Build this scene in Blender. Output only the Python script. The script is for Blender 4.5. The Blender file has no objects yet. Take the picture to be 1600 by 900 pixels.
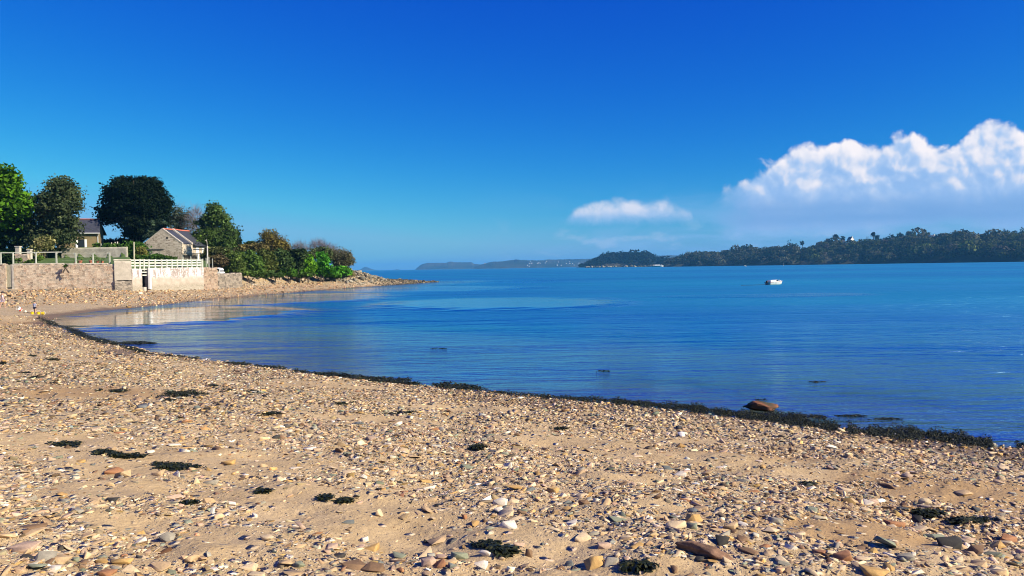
import bpy, bmesh, math, random
import numpy as np
from mathutils import Vector, Matrix

rng = np.random.default_rng(7)
random.seed(7)
SC = bpy.context.scene
COL = SC.collection
R = math.radians

# ------------------------------------------------------------------ camera
F = 1200.0                      # focal length in photograph pixels
PITCH, ROLL, EYE = 31.5 / F, 0.0165, 3.0
_f = np.array([0, math.cos(PITCH), -math.sin(PITCH)])
_u0 = np.array([0, math.sin(PITCH), math.cos(PITCH)])
_x = np.array([1.0, 0, 0])
CR = math.cos(ROLL) * _x - math.sin(ROLL) * _u0
CU = math.sin(ROLL) * _x + math.cos(ROLL) * _u0
CAM = np.array([0, 0, EYE])
cd = bpy.data.cameras.new('camera'); cam = bpy.data.objects.new('camera', cd); COL.objects.link(cam)
cd.sensor_width = 36; cd.lens = 36 * F / 1600
cd.clip_start = 0.1; cd.clip_end = 60000
m = Matrix.Identity(4)
for i in range(3):
    m[i][0] = CR[i]; m[i][1] = CU[i]; m[i][2] = -_f[i]; m[i][3] = CAM[i]
cam.matrix_world = m
SC.camera = cam

# ------------------------------------------------------------------ world, sun, exposure
SUN_AZ, SUN_EL = 113.0, 32.0     # clockwise from the view direction / above the horizon
SKY_POW = (3.4, 1.76, 0.50)
SKY_MUL = (0.0036, 0.120, 1.74)
world = bpy.data.worlds.new("World"); SC.world = world; world.use_nodes = True

class NT:
    """small helper for wiring node trees"""
    def __init__(s, tree, clear=True):
        s.t = tree
        if clear: tree.nodes.clear()
    def n(s, typ, **kw):
        nd = s.t.nodes.new(typ)
        for k, v in kw.items(): setattr(nd, k, v)
        return nd
    def link(s, a, b): s.t.links.new(a, b)
    def put(s, sock, v):
        if v is None: return
        if isinstance(v, (int, float)):
            try: sock.default_value = v
            except TypeError: sock.default_value = (v, v, v) if len(sock.default_value) == 3 else (v, v, v, 1)
        elif isinstance(v, (tuple, list)):
            if len(sock.default_value) == 4 and len(v) == 3: v = tuple(v) + (1,)
            sock.default_value = v
        else: s.t.links.new(v, sock)
    def m(s, op, a, b=None, c=None, clamp=False):
        nd = s.n('ShaderNodeMath', operation=op, use_clamp=clamp)
        s.put(nd.inputs[0], a); s.put(nd.inputs[1], b)
        if c is not None: s.put(nd.inputs[2], c)
        return nd.outputs[0]
    def vm(s, op, a, b=None, scale=None):
        nd = s.n('ShaderNodeVectorMath', operation=op)
        s.put(nd.inputs[0], a); s.put(nd.inputs[1], b)
        if scale is not None: s.put(nd.inputs['Scale'], scale)
        return nd.outputs[0]
    def mix(s, f, a, b, blend='MIX'):
        nd = s.n('ShaderNodeMix', data_type='RGBA', blend_type=blend)
        s.put(nd.inputs[0], f); s.put(nd.inputs[6], a); s.put(nd.inputs[7], b)
        return nd.outputs[2]
    def sstep(s, v, lo, hi, a=0.0, b=1.0, smooth=True):
        nd = s.n('ShaderNodeMapRange', interpolation_type='SMOOTHSTEP' if smooth else 'LINEAR')
        s.put(nd.inputs[0], v); s.put(nd.inputs[1], lo); s.put(nd.inputs[2], hi); s.put(nd.inputs[3], a); s.put(nd.inputs[4], b)
        return nd.outputs[0]
    def noise(s, vec, scale, detail=4, rough=0.5, dist=0.0, out=0, **kw):
        if getattr(s, 'dim2', False): kw['noise_dimensions'] = '2D'
        nd = s.n('ShaderNodeTexNoise', **kw)
        s.put(nd.inputs['Vector'], vec); s.put(nd.inputs['Scale'], scale); s.put(nd.inputs['Detail'], detail)
        s.put(nd.inputs['Roughness'], rough); s.put(nd.inputs['Distortion'], dist)
        return nd.outputs[out]
    def ramp(s, f, stops, interp='LINEAR'):
        nd = s.n('ShaderNodeValToRGB'); cr = nd.color_ramp; cr.interpolation = interp
        while len(cr.elements) < len(stops): cr.elements.new(0.5)
        for e, (p, c) in zip(cr.elements, stops):
            e.position = p; e.color = (*c, 1) if len(c) == 3 else c
        s.put(nd.inputs[0], f)
        return nd.outputs[0]
    def comb(s, x, y, z):
        nd = s.n('ShaderNodeCombineXYZ'); s.put(nd.inputs[0], x); s.put(nd.inputs[1], y); s.put(nd.inputs[2], z)
        return nd.outputs[0]
    def curve(s, v, pts, lo, hi):
        t = s.sstep(v, lo, hi, smooth=False)
        nd = s.n('ShaderNodeFloatCurve'); c = nd.mapping.curves[0]
        pts = [((x - lo) / (hi - lo), y) for x, y in pts]
        while len(c.points) < len(pts): c.points.new(0.5, 0.5)
        for p, (x, y) in zip(c.points, pts): p.location = (x, y); p.handle_type = 'AUTO_CLAMPED'
        nd.mapping.update(); s.put(nd.inputs['Value'], t)
        return nd.outputs[0]

def build_world():
    w = NT(world.node_tree); w.dim2 = True
    sky = w.n('ShaderNodeTexSky', sky_type='NISHITA', sun_disc=False)
    sky.sun_elevation = R(SUN_EL); sky.sun_rotation = R(SUN_AZ)
    sky.altitude = 0; sky.air_density = 1.0; sky.dust_density = 0.3; sky.ozone_density = 3.0
    # a camera-like saturation of the sky colour, per channel
    sep = w.n('ShaderNodeSeparateColor'); w.link(sky.outputs[0], sep.inputs[0])
    cc = w.n('ShaderNodeCombineColor')
    for i in range(3):
        w.put(cc.inputs[i], w.m('MULTIPLY', w.m('POWER', w.m('MINIMUM', sep.outputs[i], (5.5, 6.2, 8.0)[i]), SKY_POW[i]), SKY_MUL[i]))
    skyc = cc.outputs[0]
    tc = w.n('ShaderNodeTexCoord')
    sx = w.n('ShaderNodeSeparateXYZ'); w.link(tc.outputs['Generated'], sx.inputs[0])
    yy = w.m('MAXIMUM', sx.outputs[1], 0.05)
    u = w.m('DIVIDE', sx.outputs[0], yy); v = w.m('DIVIDE', sx.outputs[2], yy)
    front = w.sstep(sx.outputs[1], 0.1, 0.3)
    P = w.comb(u, v, 0.0)
    warp = w.noise(P, 16, 3, 0.5, out=1)
    Pw = w.vm('ADD', P, w.vm('SCALE', w.vm('SUBTRACT', warp, (0.5, 0.5, 0.5)), scale=0.022))
    def billow(vec):
        a = w.n('ShaderNodeTexVoronoi', voronoi_dimensions='2D', feature='SMOOTH_F1'); w.put(a.inputs['Vector'], vec)
        a.inputs['Scale'].default_value = 17; a.inputs['Detail'].default_value = 3.0
        a.inputs['Roughness'].default_value = 0.48; a.inputs['Smoothness'].default_value = 0.35; a.normalize = True
        return w.m('SUBTRACT', 1.0, a.outputs['Distance'])
    b0 = billow(Pw)
    b1 = billow(w.vm('ADD', Pw, (0.0065, 0.0085, 0)))
    relief = w.m('SUBTRACT', b0, b1)
    fine = w.noise(Pw, 60, 5, 0.6)
    # ---- big cumulus bank
    pts = [(0.25, .02), (.275, .085), (.30, .102), (.335, .112), (.36, .124), (.40, .142), (.44, .149), (.475, .145), (.505, .152),
           (.535, .142), (.565, .140), (.59, .156), (.625, .164), (.65, .156), (.68, .150), (.74, .16), (.85, .15), (.95, .06), (1.1, .02)]
    top = w.m('ADD', w.curve(u, pts, 0.25, 1.1), .007)
    D = w.m('SUBTRACT', w.m('ADD', top, w.m('MULTIPLY', w.m('SUBTRACT', b0, 0.62), 0.075)), w.m('SUBTRACT', v, w.m('MULTIPLY', w.m('SUBTRACT', fine, .5), 0.014)))
    edge = w.sstep(D, -0.002, 0.010)
    left = w.sstep(w.m('ADD', u, w.m('MULTIPLY', fine, 0.04)), 0.275, 0.345)
    lowf = w.sstep(w.m('ADD', v, w.m('MULTIPLY', w.m('SUBTRACT', w.noise(w.vm('MULTIPLY', P, (1, 3.5, 1)), 9, 4, .55), 0.5), 0.05)), 0.026, 0.058)
    big = w.m('MULTIPLY', w.m('MULTIPLY', edge, lowf), left)
    # light on the big cloud: relief towards the sun, bright high, greyer towards the flat base
    hgt = w.sstep(v, 0.06, 0.145)
    lit = w.m('ADD', w.m('MULTIPLY', w.m('MULTIPLY', relief, w.sstep(v, .05, .12)), 3.0), w.m('ADD', w.m('MULTIPLY', hgt, 0.50), w.m('MULTIPLY', w.m('SUBTRACT', w.noise(Pw, 22, 3, .5), .5), 0.7)))
    lit = w.m('ADD', lit, w.sstep(D, 0.03, 0.0, 0.0, 0.28))
    lit = w.sstep(lit, -0.1, 1.0)
    ccol = w.ramp(lit, [(0, (1.83, 3.00, 5.00)), (0.35, (2.75, 3.67, 5.25)), (0.65, (4.33, 4.58, 5.33)), (1, (5.92, 5.58, 5.67))])
    band = w.m('MULTIPLY', w.sstep(v, 0.035, 0.06), w.sstep(v, 0.095, 0.068))
    ccol = w.mix(w.m('MULTIPLY', band, w.m('ADD', .25, w.m('MULTIPLY', w.noise(w.vm('MULTIPLY', P, (1, 4, 1)), 7, 4, .55), .9))), ccol, (1.15, 2.3, 4.3))
    # ---- small cloud
    pts2 = [(-.06, 0), (0.02, .035), (.07, .062), (.095, .074), (.12, .083), (.155, .083), (.185, .078), (.20, .082), (.22, .07), (.235, .066), (.25, .01), (.3, 0)]
    top2 = w.curve(u, pts2, -0.06, 0.3)
    D2 = w.m('SUBTRACT', w.m('ADD', top2, w.m('MULTIPLY', w.m('SUBTRACT', b0, 0.6), 0.045)), v)
    s2 = w.m('MULTIPLY', w.sstep(D2, -0.002, 0.014), w.sstep(w.m('ADD', v, w.m('MULTIPLY', fine, .012)), 0.056, 0.074))
    s2 = w.m('MULTIPLY', s2, w.sstep(w.m('ADD', w.noise(P, 30, 3), w.m('MULTIPLY', w.sstep(u, 0.0, 0.1), .25)), 0.42, 0.62))
    s2 = w.m('MULTIPLY', s2, w.m('ADD', .45, w.m('MULTIPLY', w.sstep(w.noise(P, 24, 4, .6), .35, .6), .45)))
    c2 = w.ramp(w.sstep(w.m('ADD', w.m('MULTIPLY', relief, 2.0), w.sstep(v, .055, .085)), -0.1, 1.1), [(0, (2.08, 3.25, 5.00)), (1, (4.92, 4.92, 5.42))])
    # ---- low veil of thin lilac cloud over the far shore
    st = w.noise(w.vm('MULTIPLY', P, (1, 3.8, 1)), 6.5, 5, 0.55, 0.4)
    veil = w.m('MULTIPLY', w.sstep(st, 0.28, 0.7), w.m('MULTIPLY', w.sstep(u, -0.12, 0.28), w.sstep(v, 0.125, 0.02)))
    puff = w.m('MULTIPLY', w.sstep(w.noise(w.vm('MULTIPLY', P, (1, 2.2, 1)), 20, 4, .5), 0.55, 0.75), w.m('MULTIPLY', w.sstep(u, -0.1, 0.1), w.sstep(v, 0.075, 0.03)))
    c = w.mix(w.m('MULTIPLY', w.m('MULTIPLY', veil, 0.8), front), skyc, (1.67, 3.00, 4.92))
    c = w.mix(w.m('MULTIPLY', w.m('MULTIPLY', puff, 0.35), front), c, (3.08, 3.83, 5.00))
    c = w.mix(w.m('MULTIPLY', s2, front), c, c2)
    c = w.mix(w.m('MULTIPLY', big, front), c, ccol)
    bg = w.n('ShaderNodeBackground'); w.link(c, bg.inputs[0]); bg.inputs[1].default_value = 0.1
    o = w.n('ShaderNodeOutputWorld'); w.link(bg.outputs[0], o.inputs[0])
build_world()
world.cycles.sampling_method = 'MANUAL'; world.cycles.sample_map_resolution = 512

sd = bpy.data.lights.new('sun', 'SUN'); sun = bpy.data.objects.new('sun', sd); COL.objects.link(sun)
sd.energy = 5.0; sd.angle = R(0.5); sd.color = (1.0, 0.89, 0.70)
SUNV = Vector((math.sin(R(SUN_AZ)) * math.cos(R(SUN_EL)), math.cos(R(SUN_AZ)) * math.cos(R(SUN_EL)), math.sin(R(SUN_EL))))
sun.rotation_euler = SUNV.to_track_quat('Z', 'Y').to_euler()
sun.location = (60, -20, 60)
SC.view_settings.view_transform = 'Standard'; SC.view_settings.look = 'None'
SC.view_settings.exposure = 0.8; SC.view_settings.gamma = 1.0; SC.view_settings.use_curve_mapping = False
SC.render.engine = 'CYCLES'
SC.cycles.max_bounces = 6; SC.cycles.diffuse_bounces = 2; SC.cycles.glossy_bounces = 2; SC.cycles.transparent_max_bounces = 8
SC.cycles.volume_bounces = 0; SC.cycles.sample_clamp_direct = 5.0; SC.cycles.sample_clamp_indirect = 4.0; SC.cycles.use_denoising = True; SC.cycles.filter_width = 1.0; SC.cycles.caustics_reflective = False; SC.cycles.caustics_refractive = False

# ------------------------------------------------------------------ geometry of the picture -> the place
def hor(px): return 421.8 - 0.0165 * (px - 600)
def ray(px, py):
    a = (np.asarray(px, float) - 800) / F; b = (450 - np.asarray(py, float)) / F
    d = _f + a[..., None] * CR + b[..., None] * CU
    return d
def at(px, py, depth):
    d = ray(px, py); return CAM + d * (depth / d[..., 1])[..., None]
def atz(px, py, z):
    d = ray(px, py); return CAM + d * ((z - EYE) / d[..., 2])[..., None]
def XY(px, depth):
    p = at(px, hor(px), depth); return float(p[0]), float(p[1])
def Z(px, py, depth): return float(at(px, py, depth)[2])

# waterline, from right to left round the bay, out along the spit and back behind the headland
WL_PX = [(1700, 709), (1600, 700), (1500, 691), (1400, 680), (1280, 666), (1170, 655), (1080, 645), (1000, 636), (860, 622), (740, 610), (640, 600),
         (520, 588), (420, 574), (320, 562), (240, 550), (170, 537), (110, 522), (82, 510), (76, 501), (95, 493), (150, 486.5), (230, 479),
         (300, 471), (400, 462), (480, 455), (545, 450), (600, 446.3), (650, 443), (682, 440.6)]
wl = [tuple(atz(x, y, 0.0)[:2]) for x, y in WL_PX]
WL = [(300, -60), (80, -16), (40, -3), (22, 4.5), (14, 8.5)] + wl + [(-17.5, 183), (-22, 176), (-26, 168), (-30, 168), (-45, 195), (-95, 270), (-400, 420)]
POLY = np.array(WL + [(-900, 420), (-900, -400), (300, -400)])
WLA = np.array(WL)
def sdist(x, y):
    """signed distance to the waterline, positive on land"""
    x = np.asarray(x, float).ravel(); y = np.asarray(y, float).ravel()
    best = np.full(x.shape, 1e18)
    for a, b in zip(WLA[:-1], WLA[1:]):
        ab = b - a; L = (ab ** 2).sum()
        t = np.clip(((x - a[0]) * ab[0] + (y - a[1]) * ab[1]) / L, 0, 1)
        d2 = (x - a[0] - t * ab[0]) ** 2 + (y - a[1] - t * ab[1]) ** 2
        best = np.minimum(best, d2)
    ins = np.zeros(x.shape, bool)
    n = len(POLY)
    for i in range(n):
        x1, y1 = POLY[i]; x2, y2 = POLY[(i + 1) % n]
        c = (y1 > y) != (y2 > y)
        with np.errstate(divide='ignore', invalid='ignore'):
            xi = (x2 - x1) * (y - y1) / (y2 - y1) + x1
        ins ^= c & (x < xi)
    return np.where(ins, 1, -1) * np.sqrt(best)
def ss(v, lo, hi):
    t = np.clip((v - lo) / (hi - lo), 0, 1); return t * t * (3 - 2 * t)
_waves = []
for sc_, amp in [(9, .5), (4, .35), (1.7, .2), (.8, .12), (.37, .07)]:
    for _ in range(5):
        a = rng.uniform(0, 2 * math.pi); k = 2 * math.pi / (sc_ * rng.uniform(.7, 1.4))
        _waves.append((k * math.cos(a), k * math.sin(a), rng.uniform(0, 6.28), amp, sc_))
def wav(x, y, smax=99, smin=0):
    s = 0
    for kx, ky, p, a, sc_ in _waves:
        if smin <= sc_ <= smax: s = s + a * np.sin(kx * x + ky * y + p)
    return s
def height(x, y, sd_=None):
    x = np.asarray(x, float); y = np.asarray(y, float); sh = x.shape
    d = (sdist(x, y) if sd_ is None else sd_).reshape(sh)
    far = ss(np.hypot(x, y), 40, 70)
    z = np.where(d > 0, 0.10 * np.minimum(d, 14) + 0.015 * np.clip(d - 14, 0, 20), 0.07 * np.maximum(d, -10) + 0.2 * np.clip(d + 10, -40, 0))
    r = np.hypot(x, y)
    amp = 0.05 * np.clip(np.abs(d) / 1.5, 0, 1)
    z = z + amp * wav(x, y) * (1 - 0.4 * far)
    z = z + 0.02 * wav(x * 1.3 + 9, y * 1.3, 1.8) * np.clip(np.abs(d) / 1.0, 0.1, 1)
    z = np.where(d < -.15, np.minimum(z, -.015 - .03 * np.clip(-d - .15, 0, 3)), z)
    # the green headland behind the beach, and the rocky knoll at its end
    z = z + 2.6 * ss(d, 9, 15) * ss(y, 108, 122) * ss(y, 176, 158) * (x > -200)
    z = z + 1.8 * np.exp(-((x + 31) ** 2 / 22 + (y - 151) ** 2 / 60)) * ss(d, 0, 4)
    z = z + 0.40 * ss(d, 0.3, 3.5) * ss(y, 142, 152) * ss(x, -34, -26)
    return z
def ground_at(px, py):
    """point of the beach seen at a pixel of the photograph"""
    px = np.atleast_1d(np.asarray(px, float)); py = np.atleast_1d(np.asarray(py, float))
    z = np.full(px.shape, 0.7)
    for _ in range(14):
        p = atz(px, py, z); z = 0.5 * z + 0.5 * np.maximum(height(p[:, 0], p[:, 1]), -0.02)
    return atz(px, py, z)
def project(p):
    d = np.asarray(p) - CAM; w_ = d @ _f
    return 800 + F * (d @ CR) / w_, 450 - F * (d @ CU) / w_, w_

# ------------------------------------------------------------------ object helpers
def tag(o, label=None, cat=None, group=None, kind=None):
    if label: o['label'] = label
    if cat: o['category'] = cat
    if group: o['group'] = group
    if kind: o['kind'] = kind
    return o
def empty(name, loc, label, cat, rz=0.0, group=None):
    o = bpy.data.objects.new(name, None); COL.objects.link(o)
    o.location = loc; o.rotation_euler = (0, 0, rz); o.empty_display_size = 0.3
    return tag(o, label, cat, group)
def npmesh(name, V, Fc, mat, parent=None, cols=None, smooth=False, uv=None, attrs=None, loc=None):
    """mesh object from numpy arrays: V (n,3), Fc (m,k) all faces of one size (or list of such arrays)"""
    V = np.asarray(V, np.float32)
    if loc is not None: V = V - np.asarray(loc, np.float32)
    Fs = Fc if isinstance(Fc, list) else [Fc]
    me = bpy.data.meshes.new(name)
    me.vertices.add(len(V)); me.vertices.foreach_set('co', V.ravel())
    loops = np.concatenate([np.asarray(f, np.int32).ravel() for f in Fs])
    sizes = np.concatenate([np.full(len(f), np.asarray(f).shape[1], np.int32) for f in Fs])
    me.loops.add(len(loops)); me.loops.foreach_set('vertex_index', loops)
    me.polygons.add(len(sizes)); me.polygons.foreach_set('loop_start', np.concatenate([[0], np.cumsum(sizes)[:-1]]).astype(np.int32))
    me.update(calc_edges=True)
    if smooth: me.polygons.foreach_set('use_smooth', np.ones(len(sizes), bool))
    if cols is not None:
        a = me.color_attributes.new('tint', 'FLOAT_COLOR', 'POINT')
        c = np.ones((len(V), 4), np.float32); c[:, :3] = cols; a.data.foreach_set('color', c.ravel())
    if attrs:
        for k, v in attrs.items():
            a = me.attributes.new(k, 'FLOAT', 'POINT'); a.data.foreach_set('value', np.asarray(v, np.float32))
    if uv is not None:
        l = me.uv_layers.new(name='UVMap'); l.data.foreach_set('uv', np.asarray(uv, np.float32)[loops].ravel())
    me.materials.append(mat)
    o = bpy.data.objects.new(name, me); COL.objects.link(o)
    if loc is not None: o.location = loc
    if parent: o.parent = parent
    return o
class MB:
    """collects boxes, prisms, tubes; build() links them as one mesh (flat-sided)"""
    def __init__(s): s.V = []; s.F = []; s.n = 0; s.UV = []
    def add(s, V, Fl, uv=None):
        V = [tuple(float(c) for c in v) for v in V]
        s.F += [tuple(i + s.n for i in f) for f in Fl]; s.V += V; s.n += len(V)
        s.UV += [tuple(q) for q in uv] if uv is not None else [(v[0] + v[1], v[2]) for v in V]
        return s
    def box(s, x0, x1, y0, y1, z0, z1):
        V = [(x, y, z) for z in (z0, z1) for y in (y0, y1) for x in (x0, x1)]
        return s.add(V, [(0, 2, 3, 1), (4, 5, 7, 6), (0, 1, 5, 4), (2, 6, 7, 3), (0, 4, 6, 2), (1, 3, 7, 5)])
    def beam(s, a, b, w, h):
        """box beam from a to b: width w (sideways), height h (up)"""
        a = Vector(a); b = Vector(b); d = (b - a).normalized()
        up = Vector((0, 0, 1)) if abs(d.z) < 0.9 else Vector((0, 1, 0))
        sd_ = d.cross(up).normalized(); up = sd_.cross(d).normalized()
        V = [p + sd_ * (i * w / 2) + up * (j * h / 2) for p in (a, b) for i, j in ((-1, -1), (1, -1), (1, 1), (-1, 1))]
        return s.add(V, [(0, 1, 2, 3), (4, 7, 6, 5), (0, 4, 5, 1), (1, 5, 6, 2), (2, 6, 7, 3), (3, 7, 4, 0)])
    def prism(s, poly, z0, z1):
        n = len(poly); V = [(x, y, z0) for x, y in poly] + [(x, y, z1) for x, y in poly]
        return s.add(V, [tuple(range(n))[::-1], tuple(range(n, 2 * n))] + [(i, (i + 1) % n, n + (i + 1) % n, n + i) for i in range(n)])
    def tube(s, pts, rad, k=7):
        pts = [Vector(p) for p in pts]; V = []; n = len(pts)
        for i, p in enumerate(pts):
            d = (pts[min(i + 1, n - 1)] - pts[max(i - 1, 0)]).normalized()
            up = Vector((0, 0, 1)) if abs(d.z) < 0.95 else Vector((1, 0, 0))
            a = d.cross(up).normalized(); b = d.cross(a)
            r_ = rad[i] if hasattr(rad, '__len__') else rad
            V += [p + (a * math.cos(t) + b * math.sin(t)) * r_ for t in [2 * math.pi * j / k for j in range(k)]]
        Fl = [(i * k + j, i * k + (j + 1) % k, (i + 1) * k + (j + 1) % k, (i + 1) * k + j) for i in range(n - 1) for j in range(k)]
        Fl += [tuple(range(k))[::-1], tuple((n - 1) * k + j for j in range(k))]
        return s.add(V, Fl)
    def lathe(s, prof, cx=0, cy=0, k=14):
        V = [(cx + r_ * math.cos(2 * math.pi * j / k), cy + r_ * math.sin(2 * math.pi * j / k), z) for r_, z in prof for j in range(k)]
        n = len(prof)
        Fl = [(i * k + j, i * k + (j + 1) % k, (i + 1) * k + (j + 1) % k, (i + 1) * k + j) for i in range(n - 1) for j in range(k)]
        Fl += [tuple(range(k))[::-1], tuple((n - 1) * k + j for j in range(k))]
        return s.add(V, Fl)
    def build(s, name, mat, parent=None, smooth=False, loc=None, bevel=0.0):
        me = bpy.data.meshes.new(name)
        V = s.V if loc is None else [tuple(np.array(v) - np.array(loc)) for v in s.V]
        me.from_pydata(V, [], s.F); me.update()
        l = me.uv_layers.new(name='UVMap')
        for lp in me.loops: l.data[lp.index].uv = s.UV[lp.vertex_index]
        if smooth:
            for p in me.polygons: p.use_smooth = True
        me.materials.append(mat)
        o = bpy.data.objects.new(name, me); COL.objects.link(o)
        if loc is not None: o.location = loc
        if parent: o.parent = parent
        if bevel:
            b = o.modifiers.new('bevel', 'BEVEL'); b.width = bevel; b.segments = 2; b.limit_method = 'ANGLE'
        return o

# ------------------------------------------------------------------ materials
def newmat(name):
    m_ = bpy.data.materials.new(name); m_.use_nodes = True
    w = NT(m_.node_tree); out = w.n('ShaderNodeOutputMaterial')
    return m_, w, out
def bsdf(w, out, col, rough=0.8, normal=None, spec=0.4, metal=0.0):
    b = w.n('ShaderNodeBsdfPrincipled'); w.put(b.inputs['Base Color'], col); w.put(b.inputs['Roughness'], rough)
    b.inputs['Specular IOR Level'].default_value = spec; b.inputs['Metallic'].default_value = metal
    if normal is not None: w.link(normal, b.inputs['Normal'])
    if out is not None: w.link(b.outputs[0], out.inputs[0])
    return b
def bump(w, h, strength=0.5, dist=0.02, normal=None):
    b = w.n('ShaderNodeBump'); b.inputs['Strength'].default_value = strength; b.inputs['Distance'].default_value = dist
    w.link(h, b.inputs['Height'])
    if normal is not None: w.link(normal, b.inputs['Normal'])
    return b.outputs[0]
def simple(name, c, rough=0.7, var=0.15, scale=6.0, bmp=0.004, spec=0.4, coord='Object', stretch=(1, 1, 1), metal=0.0):
    m_, w, out = newmat(name)
    tc = w.n('ShaderNodeTexCoord'); v = w.vm('MULTIPLY', tc.outputs[coord], stretch)
    n = w.noise(v, scale, 6, 0.65); n2 = w.noise(v, scale * 6, 3, 0.6)
    f = w.m('ADD', w.m('MULTIPLY', n, .7), w.m('MULTIPLY', n2, .3))
    dk = tuple(x * (1 - 2.2 * var) for x in c); lt = tuple(min(1, x * (1 + 1.6 * var)) for x in c)
    bsdf(w, out, w.ramp(f, [(0.3, dk), (0.7, lt)]), rough, bump(w, f, 0.6, bmp), spec, metal)
    return m_
def tint_mat(name, rough=0.8, bscale=60, bdist=0.004, var=0.35, spec=0.3, pos=True, wet=False):
    """uses each piece's own colour, broken up by grain and stains"""
    m_, w, out = newmat(name)
    at_ = w.n('ShaderNodeAttribute', attribute_name='tint')
    g = w.n('ShaderNodeNewGeometry'); P = g.outputs['Position'] if pos else w.n('ShaderNodeTexCoord').outputs['Object']
    n = w.noise(P, bscale, 5, .65); n2 = w.noise(P, bscale * .22, 4, .6)
    f = w.m('ADD', w.m('MULTIPLY', n, .5), w.m('MULTIPLY', n2, .5))
    c = w.mix(1.0, at_.outputs['Color'], w.ramp(f, [(0.32, (1 - var,) * 3), (0.68, (1 + var * .6, 1 + var * .55, 1 + var * .45))]), 'MULTIPLY')
    bsdf(w, out, c, rough, bump(w, f, 0.7, bdist), spec)
    return m_
M = {}
def build_mats():
    M['stone'] = tint_mat('beach_stone', .85, 70, .004)
    M['rock_close'] = tint_mat('grained_rock', .85, 34, .02, .6)
    M['rock'] = tint_mat('shore_rock', .85, 6, .05, .5)
    # leaves: own tint, a little light through them
    m_, w, out = newmat('foliage')
    a = w.n('ShaderNodeAttribute', attribute_name='tint')
    b = bsdf(w, None, a.outputs['Color'], .7, spec=.08)
    t = w.n('ShaderNodeBsdfTranslucent'); w.put(t.inputs[0], w.mix(1.0, a.outputs['Color'], (1.1, 1.25, .5, 1), 'MULTIPLY'))
    mx = w.n('ShaderNodeMixShader'); mx.inputs[0].default_value = .3
    w.link(b.outputs[0], mx.inputs[1]); w.link(t.outputs[0], mx.inputs[2]); w.link(mx.outputs[0], out.inputs[0])
    M['leaf'] = m_
    M['bark'] = simple('bark', (.10, .075, .055), .9, .3, 3, .03, stretch=(4, 4, .6))
    M['birch'] = simple('pale_bark', (.5, .47, .42), .8, .3, 3, .01, stretch=(1, 1, 4))
    M['weed'] = None
    m_, w, out = newmat('wet_seaweed')
    g = w.n('ShaderNodeNewGeometry'); n = w.noise(g.outputs['Position'], 30, 3)
    bsdf(w, out, w.ramp(n, [(.3, (.005, .008, .004)), (.55, (.018, .024, .009)), (.70, (.075, .065, .02))]), .5, spec=.22)
    M['weed'] = m_
    M['conc'] = simple('grey_render', (.42, .37, .30), .9, .16, 1.6, .01)
    M['concg'] = simple('weathered_concrete', (.42, .385, .31), .9, .25, 1.2, .02)
    M['coping'] = simple('stone_coping', (.50, .45, .37), .9, .2, 2.5, .01)
    M['wood_white'] = simple('weathered_white_paint', (.60, .62, .52), .7, .12, 5, .003, stretch=(1, 1, 1))
    M['rail'] = simple('grey_green_rail', (.45, .47, .38), .7, .15, 5, .003)
    M['wood_dark'] = simple('dark_weathered_wood', (.05, .055, .045), .85, .3, 5, .004)
    M['wood_grey'] = simple('silvered_wood', (.42, .39, .28), .85, .25, 4, .004, stretch=(6, 6, .8))
    M['slate'] = simple('roof_slate', (.048, .052, .066), .55, .3, 4, .008)
    M['ridge'] = simple('red_ridge_tile', (.52, .15, .09), .8, .2, 5, .005)
    M['white'] = simple('white_paint', (.80, .79, .76), .5, .05, 4, .001)
    M['pale_wall'] = simple('pale_render', (.62, .61, .58), .8, .05, 4, .001)
    M['gel'] = simple('white_gelcoat', (.62, .62, .60), .25, .03, 2, .0005, spec=.5)
    M['glass'] = simple('dark_window_glass', (.02, .025, .03), .08, .1, 2, .0, spec=.6)
    M['ochre'] = simple('ochre_render', (.21, .16, .08), .9, .15, 2, .004)
    M['terra'] = simple('terracotta', (.42, .16, .09), .85, .15, 8, .003)
    M['grass'] = simple('grass', (.07, .12, .025), .9, .35, 2.5, .04)
    M['dark'] = simple('dark_opening', (.015, .014, .012), .9, .2, 4, .003)
    M['hill'] = None
    # ---- rubble stone walls (UV = metres along the wall, height)
    def rubble(name, sx, sy, cols, mortar, mw, wash=None, edge_rand=.12):
        m_, w, out = newmat(name)
        uv = w.n('ShaderNodeTexCoord').outputs['UV']
        wn = w.noise(uv, 2.2, 3, .5, out=1)
        p = w.vm('ADD', uv, w.vm('SCALE', w.vm('SUBTRACT', wn, (.5, .5, .5)), scale=edge_rand))
        p = w.vm('MULTIPLY', p, (sx, sy, 1))
        va = w.n('ShaderNodeTexVoronoi', voronoi_dimensions='2D', feature='F1'); w.put(va.inputs['Vector'], p); va.inputs['Scale'].default_value = 1; va.inputs['Randomness'].default_value = .8
        ve = w.n('ShaderNodeTexVoronoi', voronoi_dimensions='2D', feature='DISTANCE_TO_EDGE'); w.put(ve.inputs['Vector'], p); ve.inputs['Scale'].default_value = 1; ve.inputs['Randomness'].default_value = .8
        sc_ = w.n('ShaderNodeSeparateColor'); w.link(va.outputs['Color'], sc_.inputs[0])
        stops = [((i + .5) / len(cols), c) for i, c in enumerate(cols)]
        c = w.ramp(sc_.outputs[0], stops, 'CONSTANT')
        gr = w.noise(uv, 14, 5, .7)
        c = w.mix(1.0, c, w.ramp(gr, [(.3, (.72,) * 3), (.7, (1.22,) * 3)]), 'MULTIPLY')
        jm = w.sstep(ve.outputs['Distance'], mw * .4, mw * 1.3)
        c = w.mix(jm, mortar, c)
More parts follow.
